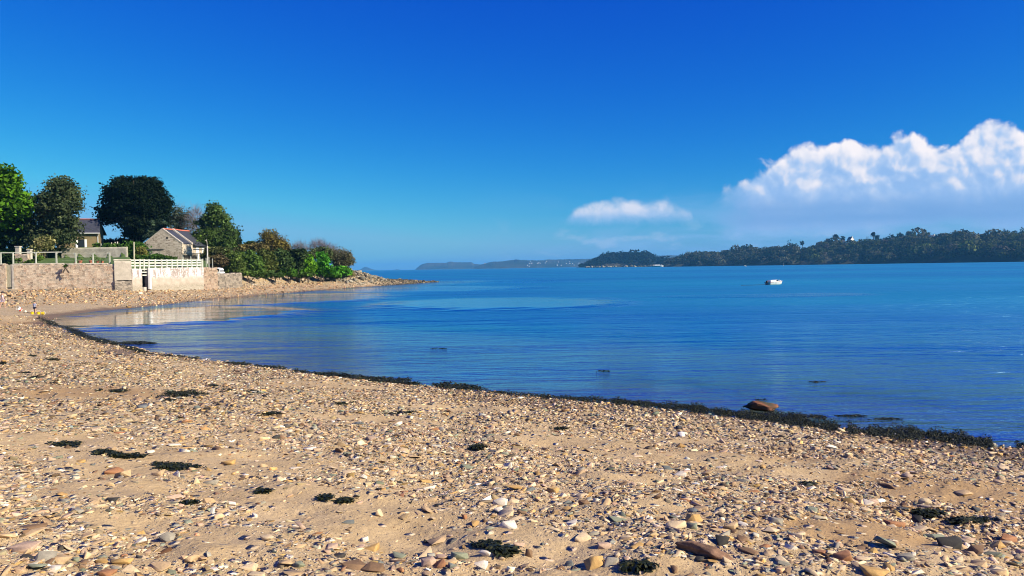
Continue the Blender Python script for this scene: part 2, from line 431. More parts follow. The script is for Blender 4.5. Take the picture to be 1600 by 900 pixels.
        if wash:       # uneven limewash / salt bloom low on the wall
            big = w.noise(uv, .8, 5, .6)
            c = w.mix(w.m('MULTIPLY', w.sstep(big, .42, .62), wash[1]), c, wash[0])
            c = w.mix(w.sstep(w.noise(uv, 4.5, 4, .6), .64, .72, 0, .75), c, (.07, .065, .05))
        st = w.noise(w.vm('MULTIPLY', uv, (2.2, .35, 1)), 1, 4, .6)
        c = w.mix(w.sstep(st, .55, .8, 0, .45), c, (.16, .13, .10))
        c = w.mix(1.0, c, (.86, .84, .82, 1), 'MULTIPLY')
        h = w.m('ADD', w.m('MULTIPLY', jm, .8), w.m('MULTIPLY', gr, .5))
        bsdf(w, out, c, .92, bump(w, h, .9, .05), .2)
        return m_
    M['rub_pink'] = rubble('pink_rubble_stone', 3.2, 4.6, [(.46, .33, .24), (.58, .46, .35), (.30, .23, .17), (.62, .50, .38), (.36, .31, .25), (.52, .38, .27)], (.68, .57, .44), .07, ((.66, .55, .43), .6))
    M['rub_tan'] = rubble('tan_rubble_stone', 3.6, 5.0, [(.40, .27, .19), (.52, .40, .29), (.24, .17, .12), (.50, .36, .26), (.44, .31, .23)], (.50, .41, .32), .08, ((.52, .43, .34), .3))
    M['rub_gable'] = rubble('coursed_gable_stone', 2.6, 6.5, [(.58, .50, .38), (.68, .60, .48), (.38, .32, .24), (.74, .66, .53), (.52, .45, .35), (.60, .50, .38)], (.70, .63, .51), .09, None, .06)
    M['rub_grey'] = rubble('grey_rubble_stone', 2.4, 4.0, [(.25, .22, .18), (.38, .33, .27), (.16, .14, .12), (.42, .36, .29)], (.30, .26, .21), .09, ((.4, .34, .27), .35))
    # ---- white painted concrete, paint flaking off in streaks, bare and stained lower down
    m_, w, out = newmat('flaking_white_wall')
    uv = w.n('ShaderNodeTexCoord').outputs['UV']; s2 = w.n('ShaderNodeSeparateXYZ'); w.link(uv, s2.inputs[0])
    streak = w.noise(w.vm('MULTIPLY', uv, (2.2, .5, 1)), 1.0, 6, .68)
    patch = w.noise(uv, 7, 5, .7)
    low = w.sstep(w.m('ADD', s2.outputs[1], w.m('MULTIPLY', w.m('SUBTRACT', streak, .5), 1.6)), 2.25, 2.75)
    base = w.ramp(w.noise(uv, 1.5, 5, .6), [(.3, (.50, .42, .33)), (.7, (.66, .58, .48))])
    c = w.mix(low, w.mix(1.0, base, (.72, .72, .72, 1), 'MULTIPLY'), (.66, .63, .61))
    flake = w.m('MULTIPLY', w.sstep(w.m('ADD', w.m('MULTIPLY', streak, .5), w.m('MULTIPLY', patch, .5)), .485, .525), low)
    c = w.mix(w.m('MULTIPLY', flake, .85), c, (.24, .18, .15))
    tide = w.m('MULTIPLY', w.sstep(s2.outputs[1], 1.9, 1.4), w.sstep(patch, .4, .6)); c = w.mix(w.m('MULTIPLY', tide, .6), c, (.16, .15, .09))
    bsdf(w, out, c, .85, bump(w, patch, .5, .012), .2)
    M['flake'] = m_
    # ---- sand with shell grit, small gravel between the stones, darker where wet
    m_, w, out = newmat('sand_and_grit')
    P = w.n('ShaderNodeNewGeometry').outputs['Position']
    wet = w.n('ShaderNodeAttribute', attribute_name='wet').outputs['Fac']
    stony = w.n('ShaderNodeAttribute', attribute_name='stony').outputs['Fac']
    orange = w.n('ShaderNodeAttribute', attribute_name='orange').outputs['Fac']
    green = w.n('ShaderNodeAttribute', attribute_name='green').outputs['Fac']
    n1 = w.noise(P, .9, 5, .6); n2 = w.noise(P, 8, 5, .65); n3 = w.noise(P, 120, 3, .6)
    c = w.ramp(w.m('ADD', w.m('MULTIPLY', n1, .5), w.m('MULTIPLY', n2, .5)), [(.3, (.34, .235, .115)), (.5, (.44, .315, .165)), (.7, (.52, .385, .22))])
    c = w.mix(w.m('MULTIPLY', orange, .62), c, (.31, .18, .07))
    c = w.mix(1.0, c, w.ramp(n3, [(.25, (.72, .70, .68)), (.5, (1, 1, 1)), (.8, (1.12, 1.12, 1.12))]), 'MULTIPLY')
    hs = []
    for sc_, rnd, thr, msk in ((26, .8, .30, 1.0), (11, .95, .42, .9), (60, .9, .3, .7)):
        wp = w.vm('ADD', P, w.vm('SCALE', w.noise(P, sc_ * 1.2, 2, .5, out=1), scale=.5 / sc_))
        vo = w.n('ShaderNodeTexVoronoi', feature='F1'); w.put(vo.inputs['Vector'], w.vm('MULTIPLY', wp, (1, 1, .3))); vo.inputs['Scale'].default_value = sc_; vo.inputs['Randomness'].default_value = rnd
        sp = w.n('ShaderNodeSeparateColor'); w.link(vo.outputs['Color'], sp.inputs[0])
        pc = w.ramp(sp.outputs[0], [(0, (.62, .52, .38)), (.16, (.42, .33, .23)), (.32, (.70, .63, .52)), (.45, (.30, .25, .18)), (.55, (.55, .41, .31)), (.68, (.28, .29, .26)), (.78, (.52, .35, .17)), (.88, (.60, .50, .37)), (.95, (.12, .12, .11))], 'CONSTANT')
        has = w.m('LESS_THAN', sp.outputs[1], w.m('ADD', w.m('MULTIPLY', stony, .75), .05))
        rad = w.sstep(vo.outputs['Distance'], thr + .06, thr - .06)
        f = w.m('MULTIPLY', w.m('MULTIPLY', has, rad), msk)
        c = w.mix(f, c, pc)
        hs.append(w.m('MULTIPLY', w.m('MULTIPLY', w.sstep(vo.outputs['Distance'], thr + .1, 0), has), 1.6 / sc_))
    c = w.mix(1.0, c, w.mix(wet, (1, 1, 1, 1), (.46, .42, .36, 1)), 'MULTIPLY')
    c = w.mix(green, c, w.ramp(n2, [(.3, (.05, .08, .02)), (.7, (.14, .17, .05))]))
    h = w.m('ADD', w.m('ADD', w.m('ADD', hs[0], hs[1]), hs[2]), w.m('ADD', w.m('MULTIPLY', n3, .004), w.m('MULTIPLY', w.noise(P, 18, 4, .6), .025)))
    bp = w.n('ShaderNodeBump'); bp.inputs['Distance'].default_value = 1.0; bp.inputs['Strength'].default_value = .8; w.link(h, bp.inputs['Height'])
    bsdf(w, out, c, w.m('SUBTRACT', .92, w.m('MULTIPLY', wet, .45)), bp.outputs[0], .3)
    M['sand'] = m_
    # ---- water
    m_, w, out = newmat('sea_water')
    P = w.n('ShaderNodeNewGeometry').outputs['Position']
    dep = w.n('ShaderNodeAttribute', attribute_name='depth').outputs['Fac']
    calm = w.n('ShaderNodeAttribute', attribute_name='calm').outputs['Fac']
    opn = w.n('ShaderNodeAttribute', attribute_name='open').outputs['Fac']
    slick = w.noise(w.vm('MULTIPLY', P, (.35, 1, 1)), .022, 4, .55, .5)
    rip = w.m('MULTIPLY', w.m('ADD', .65, w.m('MULTIPLY', w.sstep(slick, .40, .58), .75)), w.m('SUBTRACT', 1.0, w.m('MULTIPLY', calm, .93)))
    h = w.m('MULTIPLY', w.noise(w.vm('MULTIPLY', P, (.40, 1.5, 1)), 2.3, 4, .62, .4), .17)
    h = w.m('ADD', h, w.m('MULTIPLY', w.noise(w.vm('MULTIPLY', P, (.5, 1.4, 1)), .75, 3, .5), .34))
    h = w.m('ADD', h, w.m('MULTIPLY', w.noise(w.vm('MULTIPLY', P, (.8, 1.2, 1)), 14, 2, .5), .010))
    h = w.m('ADD', h, w.m('MULTIPLY', w.noise(w.vm('MULTIPLY', P, (.3, 1.3, 1)), .16, 4, .6), 1.3))
    h = w.m('MULTIPLY', h, rip)
    bp = w.n('ShaderNodeBump'); bp.inputs['Distance'].default_value = 1.0; bp.inputs['Strength'].default_value = 1.0; w.link(h, bp.inputs['Height'])
    N = bp.outputs[0]
    deepc = w.ramp(w.noise(w.vm('MULTIPLY', P, (.3, 1, 1)), .012, 4, .55), [(.36, (.000, .085, .21)), (.62, (.001, .17, .27))])
    deepc = w.mix(w.sstep(dep, 0, 1.6), (.10, .30, .34, 1), deepc)
    body = w.n('ShaderNodeBsdfDiffuse'); w.put(body.inputs[0], deepc)
    tr = w.n('ShaderNodeBsdfTransparent'); w.put(tr.inputs[0], w.ramp(w.m('MULTIPLY', dep, 1.2), [(0, (.78, .92, .95)), (1, (.30, .75, .88))]))
    vis = w.m('SUBTRACT', 1.0, w.m('POWER', 2.718, w.m('MULTIPLY', dep, -2.4)))
    m1 = w.n('ShaderNodeMixShader'); w.link(vis, m1.inputs[0]); w.link(tr.outputs[0], m1.inputs[1]); w.link(body.outputs[0], m1.inputs[2])
    gl = w.n('ShaderNodeBsdfGlossy'); w.link(w.m('MULTIPLY', w.m('ADD', .08, w.m('MULTIPLY', opn, .30)), w.m('SUBTRACT', 1.0, w.m('MULTIPLY', calm, .75))), gl.inputs['Roughness']); w.link(N, gl.inputs['Normal']); w.put(gl.inputs[0], w.mix(calm, w.mix(opn, (.66, .98, .98, 1), (.26, .80, .98, 1)), (.95, .97, 1.0, 1)))
    fr = w.n('ShaderNodeFresnel'); fr.inputs[0].default_value = 1.333; w.link(N, fr.inputs['Normal'])
    wv = w.m('ADD', w.m('MULTIPLY', w.noise(w.vm('MULTIPLY', P, (.45, 1.5, 1)), 2.6, 5, .7, .3), .55), w.m('ADD', w.m('MULTIPLY', w.noise(w.vm('MULTIPLY', P, (.22, 1, 1)), .22, 4, .6), .5), w.m('MULTIPLY', w.noise(w.vm('MULTIPLY', P, (.15, 1, 1)), .03, 3, .5), .4)))
    wf0 = w.sstep(wv, .52, .92, .60, 1.25, smooth=False); wf = w.m('ADD', w.m('MULTIPLY', wf0, w.m('SUBTRACT', 1.0, calm)), calm)
    m2 = w.n('ShaderNodeMixShader'); w.link(w.m('MULTIPLY', wf, w.m('MINIMUM', fr.outputs[0], w.m('ADD', w.m('SUBTRACT', .80, w.m('MULTIPLY', opn, .36)), w.m('MULTIPLY', calm, .1))), clamp=True), m2.inputs[0]); w.link(m1.outputs[0], m2.inputs[1]); w.link(gl.outputs[0], m2.inputs[2])
    w.link(m2.outputs[0], out.inputs[0])
    M['water'] = m_
    # ---- far land
    m_, w, out = newmat('far_heath_and_fields')
    P = w.n('ShaderNodeNewGeometry').outputs['Position']
    n = w.noise(w.vm('MULTIPLY', P, (1, .25, 3)), .006, 5, .6)
    c = w.ramp(n, [(.35, (.010, .018, .014)), (.5, (.03, .035, .025)), (.62, (.055, .05, .035)), (.75, (.015, .025, .016))])
    bsdf(w, out, c, .95, bump(w, w.noise(P, .02, 5, .6), .8, 12), .1)
    M['hill'] = m_
    M['woodfloor'] = simple('wood_floor', (.03, .035, .018), .95, .3, .05, .5)
build_mats()

# ------------------------------------------------------------------ beach sheet
def ell_world(px, py, rx, ry):
    """an oval patch of the beach, from where it is seen"""
    c = ground_at(px, py)[0]; D = c[1]; hh = EYE - c[2]
    return c[0], c[1], rx * D / F, ry * D * D / (F * hh)
SANDY = [ell_world(*e) for e in [(270, 722, 230, 34), (170, 765, 120, 22), (560, 800, 150, 34), (830, 858, 150, 26), (350, 850, 90, 40), (1370, 835, 150, 26),
         (1180, 715, 200, 16), (130, 612, 190, 13), (60, 690, 130, 16), (560, 655, 120, 9), (900, 690, 170, 12), (1480, 770, 160, 18), (960, 742, 150, 12),
         (860, 905, 200, 20), (60, 500, 90, 12), (420, 775, 150, 22), (1030, 790, 60, 10), (700, 845, 170, 16), (1290, 745, 180, 12), (1050, 890, 90, 18), (480, 600, 180, 6), (700, 640, 130, 6), (200, 820, 90, 14), (1100, 690, 120, 8)]]
ORANGE = [ell_world(*e) for e in [(1480, 800, 260, 70), (1370, 830, 230, 40), (1250, 710, 260, 22), (60, 510, 110, 16), (130, 612, 190, 12), (1480, 760, 220, 40)]]
def patches(x, y, L, k=1.0):
    s = np.zeros(np.shape(x))
    for cx, cy, rx, ry in L:
        wob = 0.35 * wav(x * .8 + cx, y * .8, 5, .5)
        q = np.sqrt(((x - cx) / rx) ** 2 + ((y - cy) / ry) ** 2) + wob * .5
        s = np.maximum(s, ss(q, 1.25, .65))
    return s
def stonyness(x, y, d=None):
    n = wav(x * 1.1 + 3, y * 1.1 - 5, 5, .5)
    s = 0.86 + 0.28 * n
    s = s * (1 - .9 * patches(x, y, SANDY))
    return np.clip(s, 0.02, 1)

def build_beach():
    ang = np.concatenate([np.arange(-180, -46, 4), np.arange(-46, 44, .15), np.arange(44, 180.1, 4)])
    rr = 0.5 * np.exp(np.arange(0, math.log(1400), .0135)); rr = np.append(rr, [900, 1400])
    A, RR = np.meshgrid(np.radians(ang), rr)
    x = (RR * np.sin(A)).ravel(); y = (RR * np.cos(A)).ravel()
    d = sdist(x, y); z = height(x, y, d)
    z = np.where(d < -8, np.maximum(z, -9), z)
    na = len(ang); nr = len(rr)
    i = np.arange(nr - 1)[:, None] * na + np.arange(na - 1)[None]
    Fq = np.stack([i, i + 1, i + na + 1, i + na], -1).reshape(-1, 4)[:, ::-1]
    st = stonyness(x, y); wet = ss(z + .03 * wav(x, y, 2), .17, .05)
    og = patches(x, y, ORANGE); gr = ss(d, 11, 14) * ss(y, 108, 118)
    o = npmesh('beach', np.stack([x, y, z], 1), Fq, M['sand'], smooth=True, attrs=dict(stony=st, wet=wet, orange=og, green=gr))
    tag(o, kind='structure')
    # sea sheet out to the horizon
    ang = np.concatenate([np.arange(-180, -46, 4), np.arange(-46, 44, .25), np.arange(44, 180.1, 4)])
    rr = np.concatenate([[.5], 4 * np.exp(np.arange(0, math.log(16000 / 4), .02)), [16000]])
    A, RR = np.meshgrid(np.radians(ang), rr)
    x = (RR * np.sin(A)).ravel(); y = (RR * np.cos(A)).ravel()
    d = sdist(x, y); zb = height(x, y, d)
    dep = np.clip(-zb, 0, 5); dep = np.where(d < -20, 5, dep)
    # sheltered, smooth water in the corner of the bay
    calm = np.zeros_like(x)
    for px, py, rx, ry, k in [(270, 494, 230, 19, 1.0), (470, 466, 160, 9, .95), (640, 452, 200, 4, .8), (790, 473, 230, 9, 1.0), (1180, 462, 160, 3, .6)]:
        c = atz(px, py, 0); D = c[1]; q = np.sqrt(((x - c[0]) / (rx * D / F)) ** 2 + ((y - c[1]) / (ry * D * D / (F * 3))) ** 2)
        calm = np.maximum(calm, k * ss(q + .12 * wav(x * .3, y * .3, 9), 1.2, .7))
    na = len(ang); nr = len(rr)
    i = np.arange(nr - 1)[:, None] * na + np.arange(na - 1)[None]
    Fq = np.stack([i, i + 1, i + na + 1, i + na], -1).reshape(-1, 4)[:, ::-1]
    o = npmesh('sea', np.stack([x, y, 0 * x], 1), Fq, M['water'], smooth=True, attrs=dict(depth=dep, calm=calm, open=ss(-d, -2, 48)))
    tag(o, kind='structure')
build_beach()

# ------------------------------------------------------------------ stones
PAL = dict(cream=(.64, .51, .33), tan=(.52, .38, .22), white=(.76, .70, .58), pink=(.52, .38, .28), grey=(.33, .31, .25), ochre=(.52, .34, .13),
           brown=(.22, .14, .08), greenish=(.25, .28, .20), slate=(.15, .17, .17), dark=(.045, .045, .042), rust=(.36, .18, .09))
PAL = {k: tuple(c * q for c, q in zip(v, (.86, .82, .78))) for k, v in PAL.items()}
PN = list(PAL); PC = np.array([PAL[k] for k in PN]); PW = np.array([.27, .31, .05, .065, .07, .065, .09, .04, .018, .012, .015]); PW /= PW.sum()
def hull_shape(n, flat, seed, bevel=0.0, sub=False):
    r_ = np.random.default_rng(seed); bm = bmesh.new()
    p = r_.normal(size=(n, 3)); p /= np.linalg.norm(p, axis=1)[:, None]
    p = np.sign(p) * np.abs(p) ** .6
    p *= np.array([1, r_.uniform(.42, .85), flat]) * .5
    p *= r_.uniform(.8, 1.1, (n, 1))
    for q in p: bm.verts.new(q)
    bmesh.ops.convex_hull(bm, input=bm.verts)
    bmesh.ops.delete(bm, geom=[v for v in bm.verts if not v.link_faces], context='VERTS')
    if bevel: bmesh.ops.bevel(bm, geom=bm.edges[:], offset=bevel, segments=1, affect='EDGES')
    bmesh.ops.triangulate(bm, faces=bm.faces[:])
    bm.normal_update()
    bm.verts.ensure_lookup_table()
    V = np.array([v.co[:] for v in bm.verts]); Fc = np.array([[v.index for v in f.verts] for f in bm.faces]); bm.free()
    mx = np.abs(V[:, :2]).max(); V /= 2 * mx
    return V, Fc
HI = [hull_shape(9, f, 100 + i, .008) for i, f in enumerate([.3, .42, .5, .35, .55, .25, .6, .4, .3, .5, .7, .38, .45, .32, .8, .28])]
MID = [hull_shape(8, f, 200 + i) for i, f in enumerate([.25, .4, .5, .3, .4, .25, .35, .45, .6, .3])]
LOW = [hull_shape(7, f, 300 + i) for i, f in enumerate([.4, .5, .6, .45, .7, .5])]
def rots(n, yaw, tilt):
    cy, sy = np.cos(yaw), np.sin(yaw)
    a = rng.uniform(0, 2 * np.pi, n); t = tilt
    ct, st = np.cos(t), np.sin(t); ca, sa = np.cos(a), np.sin(a)
    # axis-angle tilt about horizontal axis (ca, sa, 0)
    T = np.zeros((n, 3, 3))
    T[:, 0, 0] = ct + ca * ca * (1 - ct); T[:, 0, 1] = ca * sa * (1 - ct); T[:, 0, 2] = sa * st
    T[:, 1, 0] = ca * sa * (1 - ct); T[:, 1, 1] = ct + sa * sa * (1 - ct); T[:, 1, 2] = -ca * st
    T[:, 2, 0] = -sa * st; T[:, 2, 1] = ca * st; T[:, 2, 2] = ct
    Y = np.zeros((n, 3, 3)); Y[:, 0, 0] = cy; Y[:, 0, 1] = -sy; Y[:, 1, 0] = sy; Y[:, 1, 1] = cy; Y[:, 2, 2] = 1
    return T @ Y
def scatter_mesh(name, shapes, pos, size, rot, col, mat, zs=None, smooth=False):
    n = len(pos); idx = rng.integers(0, len(shapes), n)
    Vs, Fs, Cs = [], [], []; off = 0
    for k, (V, Fc) in enumerate(shapes):
        sel = np.where(idx == k)[0]
        if not len(sel): continue
        v = V[None] * size[sel][:, None, None]
        if zs is not None: v = v * np.stack([np.ones(len(sel)), np.ones(len(sel)), zs[sel]], 1)[:, None]
        v = np.einsum('nij,nkj->nki', rot[sel], v) + pos[sel][:, None]
        nv = len(V); f = Fc[None] + (np.arange(len(sel)) * nv)[:, None, None] + off
        Vs.append(v.reshape(-1, 3)); Fs.append(f.reshape(-1, 3)); Cs.append(np.repeat(col[sel], nv, axis=0)); off += nv * len(sel)
    return npmesh(name, np.concatenate(Vs), np.concatenate(Fs), mat, cols=np.concatenate(Cs), smooth=smooth)
def stone_cols(n):
    i = rng.choice(len(PN), n, p=PW)
    c = PC[i] * np.exp(rng.normal(-.06, .27, (n, 1))) * np.where(rng.uniform(size=(n, 1)) < .07, .4, 1) * rng.uniform(.94, 1.06, (n, 3))
    return i, np.clip(c, 0, .85)

LAND = []   # landmarks for labels: (x, y, phrase)
def one_stone(px, py, wpx, hpx, colour, kind='stone', label='', seed=0, name='beach_stone', cat='stone', yaw=None, group=None, col=None, sink=.38, phrase=None):
    p = ground_at(px, py + hpx * .25)[0]
    w_ = wpx * p[1] / F; zr = min(1.3, max(.22, (hpx / wpx) * 1.0))
    V, Fc = hull_shape(10, 1.0, 900 + seed, .02)
    sz = V.max(0) - V.min(0)
    V = V * np.array([w_ / sz[0], w_ * .75 / sz[1], w_ * zr / sz[2]])
    a = rng.uniform(-.5, .5) if yaw is None else yaw
    c = np.array(col if col is not None else PAL[colour])
    o = npmesh(name, V, Fc, M['stone'], cols=np.tile(c, (len(V), 1)))
    zg = float(height(np.array([p[0]]), np.array([p[1]]))[0])
    o.location = (p[0], p[1], zg + w_ * zr * (.5 - sink)); o.rotation_euler = (rng.uniform(-.15, .15), rng.uniform(-.15, .15), a)
    tag(o, label, cat, group)
    LAND.append((p[0], p[1], phrase or label))
    return o
FEAT = [ # px, py, w, h, colour, label
 (178, 736, 28, 13, 'rust', 'salmon red block of stone alone on the sand in the left foreground'),
 (115, 745, 15, 7, 'slate', 'small dark teal pebble on bare sand left of the salmon red block'),
 (125, 720, 17, 6, 'ochre', 'flat ochre stone on the sand just below the long black seaweed streak'),
 (236, 706, 13, 7, 'white', 'round white pebble above the black seaweed mat in the left foreground'),
 (288, 704, 20, 9, 'white', 'angular white stone at the top edge of the left sand patch'),
 (278, 740, 20, 11, 'white', 'square white stone touching the lower edge of the black seaweed mat'),
 (330, 752, 22, 9, 'grey', 'pinkish grey pointed slab lying on the clean sand right of the seaweed mat'),
 (359, 722, 22, 9, 'ochre', 'orange stone at the upper right of the clean sand patch'),
 (337, 701, 18, 8, 'brown', 'reddish brown flat stone behind the orange stone'),
 (327, 732, 12, 8, 'ochre', 'small brown orange pebble right of the seaweed mat'),
 (415, 840, 22, 10, 'cream', 'pale cream oval stone on the sand left of centre at the front'),
 (398, 805, 10, 9, 'white', 'bright white round pebble on the sand at left of centre'),
 (388, 821, 12, 7, 'white', 'small bright white flat pebble below the round white one'),
 (262, 840, 27, 18, 'grey', 'blocky grey brown stone with a flat top in the left foreground'),
 (135, 867, 22, 17, 'cream', 'pale triangular stone standing up in the bottom left'),
 (190, 876, 36, 16, 'ochre', 'large ochre slab beside the pale triangular stone'),
 (40, 853, 46, 13, 'pink', 'long pinkish slab near the left edge at the bottom'),
 (95, 874, 34, 15, 'tan', 'tan brown slab right of the long pinkish slab'),
 (60, 884, 32, 15, 'greenish', 'pale green grey slab in the bottom left corner'),
 (205, 888, 26, 13, 'cream', 'rounded cream stone at the bottom edge on the left'),
 (248, 886, 34, 12, 'tan', 'wide tan stone at the bottom edge right of the rounded cream one'),
 (388, 886, 28, 11, 'cream', 'cream flat stone at the bottom edge left of the green stone'),
 (168, 894, 27, 9, 'rust', 'orange brown stone cut by the bottom edge on the left'),
 (467, 882, 19, 13, 'greenish', 'greenish rounded stone near the bottom edge left of centre'),
 (118, 874, 12, 10, 'greenish', 'little dark green stone beside the pale triangular stone'),
 (470, 823, 22, 13, 'pink', 'pink wedge shaped stone at left of centre'),
 (312, 820, 12, 7, 'pink', 'small mauve pebble on the sand in the left foreground'),
 (793, 726, 15, 14, 'white', 'upright white pointed stone in the middle of the beach'),
 (783, 784, 23, 18, 'white', 'squarish upright white stone just right of centre'),
 (596, 801, 26, 16, 'cream', 'pale stone with a raised pointed left end on the sand'),
 (544, 814, 21, 8, 'slate', 'flat dark slate stone alone on the sand below the pale pointed one'),
 (577, 854, 34, 11, 'ochre', 'long orange brown stone near the bottom centre'),
 (571, 842, 12, 9, 'white', 'tiny white wedge behind the long orange brown stone'),
 (617, 867, 26, 9, 'greenish', 'flat green grey slab right of the long orange brown stone'),
 (601, 877, 22, 14, 'slate', 'dark grey green block leaning on the flat green grey slab'),
 (670, 879, 23, 14, 'pink', 'mauve rounded stone near the bottom edge at centre'),
 (692, 870, 20, 11, 'pink', 'pale pink stone between the mauve stone and the long pale slab'),
 (718, 869, 30, 18, 'greenish', 'long pale green slab tilted up at the bottom centre'),
 (764, 862, 31, 12, 'white', 'white flat oval stone below the trailing seaweed'),
 (752, 881, 26, 12, 'white', 'smooth white egg shaped stone on bare sand at the bottom'),
 (825, 864, 14, 20, 'brown', 'narrow brown stone standing on end at the bottom centre'),
 (932, 878, 36, 22, 'ochre', 'large yellow ochre angular stone at the bottom right of centre'),
 (890, 881, 14, 10, 'slate', 'round dark grey pebble left of the large yellow ochre stone'),
 (810, 850, 20, 12, 'pink', 'speckled pink stone above the narrow brown standing stone'),
 (910, 838, 28, 13, 'cream', 'blocky cream stone above the large yellow ochre stone'),
 (800, 818, 32, 16, 'white', 'broad white speckled stone half buried at centre right'),
 (890, 817, 27, 9, 'white', 'flat white stone left of the blue grey slab'),
 (963, 809, 27, 11, 'greenish', 'green grey slab in the stones right of centre'),
 (884, 783, 18, 10, 'slate', 'blue grey stone right of the squarish white stone'),
 (912, 788, 18, 11, 'brown', 'brown angular stone next to the blue grey stone'),
 (955, 878, 26, 15, 'grey', 'mid grey angular stone beside the large yellow ochre one'),
 (976, 884, 15, 12, 'tan', 'rounded tan stone left of the bottom seaweed tuft'),
 (945, 853, 24, 12, 'pink', 'lilac pink slab above the mid grey angular stone'),
 (724, 807, 12, 9, 'rust', 'small orange red pebble left of the broad white speckled stone'),
 (802, 763, 27, 11, 'ochre', 'yellowish flat stone above the squarish white stone'),
 (670, 760, 22, 8, 'white', 'long white flat stone at the middle of the stony band'),
 (1128, 843, 23, 18, 'dark', 'black triangular stone above the big brown rock'),
 (1027, 775, 16, 15, 'brown', 'small brown pyramid shaped stone right of centre'),
 (1142, 822, 24, 12, 'tan', 'tan block beside a pale slab above the black triangular stone'),
 (1080, 822, 22, 11, 'greenish', 'pale green grey stone left of the tan block'),
 (1210, 812, 24, 12, 'grey', 'grey wedge with a curved top in the right foreground'),
 (1235, 853, 19, 13, 'white', 'bright white rounded stone in the right foreground'),
 (1318, 869, 36, 14, 'rust', 'reddish brown streaked stone in the right foreground'),
 (1382, 850, 34, 14, 'greenish', 'broad grey green stone left of the mossy chunk'),
 (1460, 838, 42, 13, 'greenish', 'long pale green stone behind the mossy chunk'),
 (1484, 851, 40, 21, 'dark', 'dark mossy chunk of rock in the lower right'),
 (1390, 817, 34, 12, 'rust', 'curved reddish stone on brown sand in the lower right'),
 (1384, 760, 28, 9, 'brown', 'dark brown flat stone on the right side of the beach'),
 (1352, 784, 28, 11, 'white', 'pale pointed stone on the right side of the beach'),
 (1365, 893, 46, 12, 'ochre', 'long ochre slab on the bottom edge at right'),
 (1415, 871, 30, 15, 'grey', 'grey pentagonal stone in the lower right'),
 (1060, 741, 24, 8, 'white', 'white flat stone on the sand at right of centre'),
 (1575, 840, 26, 12, 'rust', 'rusty brown stone at the far right edge'),
 (1508, 770, 28, 8, 'tan', 'brown flat stone on wet sand near the right edge'),
 (1183, 822, 14, 8, 'tan', 'small tan chip above the bright white rounded stone'),
]
def build_stones():
    for i, (px, py, w_, h_, c, lab) in enumerate(FEAT):
        one_stone(px, py, w_, h_, c, label=lab, seed=i, group='larger stones picked out on the beach')
    # the big brown rock and the boulder in the water
    p = ground_at(1100, 868)[0]
    rock_thing('rock', p, (.40, .15, .115), (.235, .135, .085), 'large long brown rock half sunk among the stones at lower right', 'rock', 51, yaw=-.35, tint2=(.15, .09, .06))
    LAND.append((p[0], p[1], 'large long brown rock'))
    p = atz(1194, 641, 0)
    rock_thing('boulder', (p[0], p[1], 0.02), (.88, .40, .25), (.20, .085, .045), 'single reddish brown boulder standing in the shallow water beyond the seaweed line', 'boulder', 52, yaw=-.2, tint2=(.05, .045, .03))
def rock_thing(name, p, size, col, label, cat, seed, yaw=0, group=None, tint2=None, parent=None):
    bm = bmesh.new(); bmesh.ops.create_icosphere(bm, subdivisions=4, radius=.5)
    r_ = np.random.default_rng(seed)
    V = np.array([v.co[:] for v in bm.verts]); bm.faces.ensure_lookup_table(); Fc = np.array([[v.index for v in f.verts] for f in bm.faces]); bm.free()
    for _ in range(16):      # knock flat facets off the lump
        n = r_.normal(size=3); n /= np.linalg.norm(n); dcut = r_.uniform(.24, .40)
        t = V @ n; V = V - np.maximum(t - dcut, 0)[:, None] * n * .9
    for sc_, a in ((5, .03), (11, .015), (23, .007)):
        ph = r_.uniform(0, 6, 3); V = V + 1.5 * a * (np.sin(V[:, [1, 2, 0]] * sc_ + ph) + np.sin(V[:, [2, 0, 1]] * sc_ * 1.3 + ph))
    V = V * np.array(size) / .85
    c = np.tile(np.array(col), (len(V), 1))
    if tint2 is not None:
        f = ss(np.sin(V[:, 0] * 9 / size[0] + V[:, 2] * 14) + np.sin(V[:, 1] * 20 + seed) * .5, .3, .9); f = np.maximum(f, ss(-V[:, 0] / size[0], .2, .35))  # streaks, plus a darker left side: shade put into the tint
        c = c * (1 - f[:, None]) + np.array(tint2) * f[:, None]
    o = npmesh(name, V, Fc, M['rock_close'], cols=c, smooth=False, parent=parent)
    o.location = (p[0], p[1], p[2] + size[2] * .18); o.rotation_euler = (0, 0.05, yaw)
    tag(o, label, cat, group); return o
build_stones()

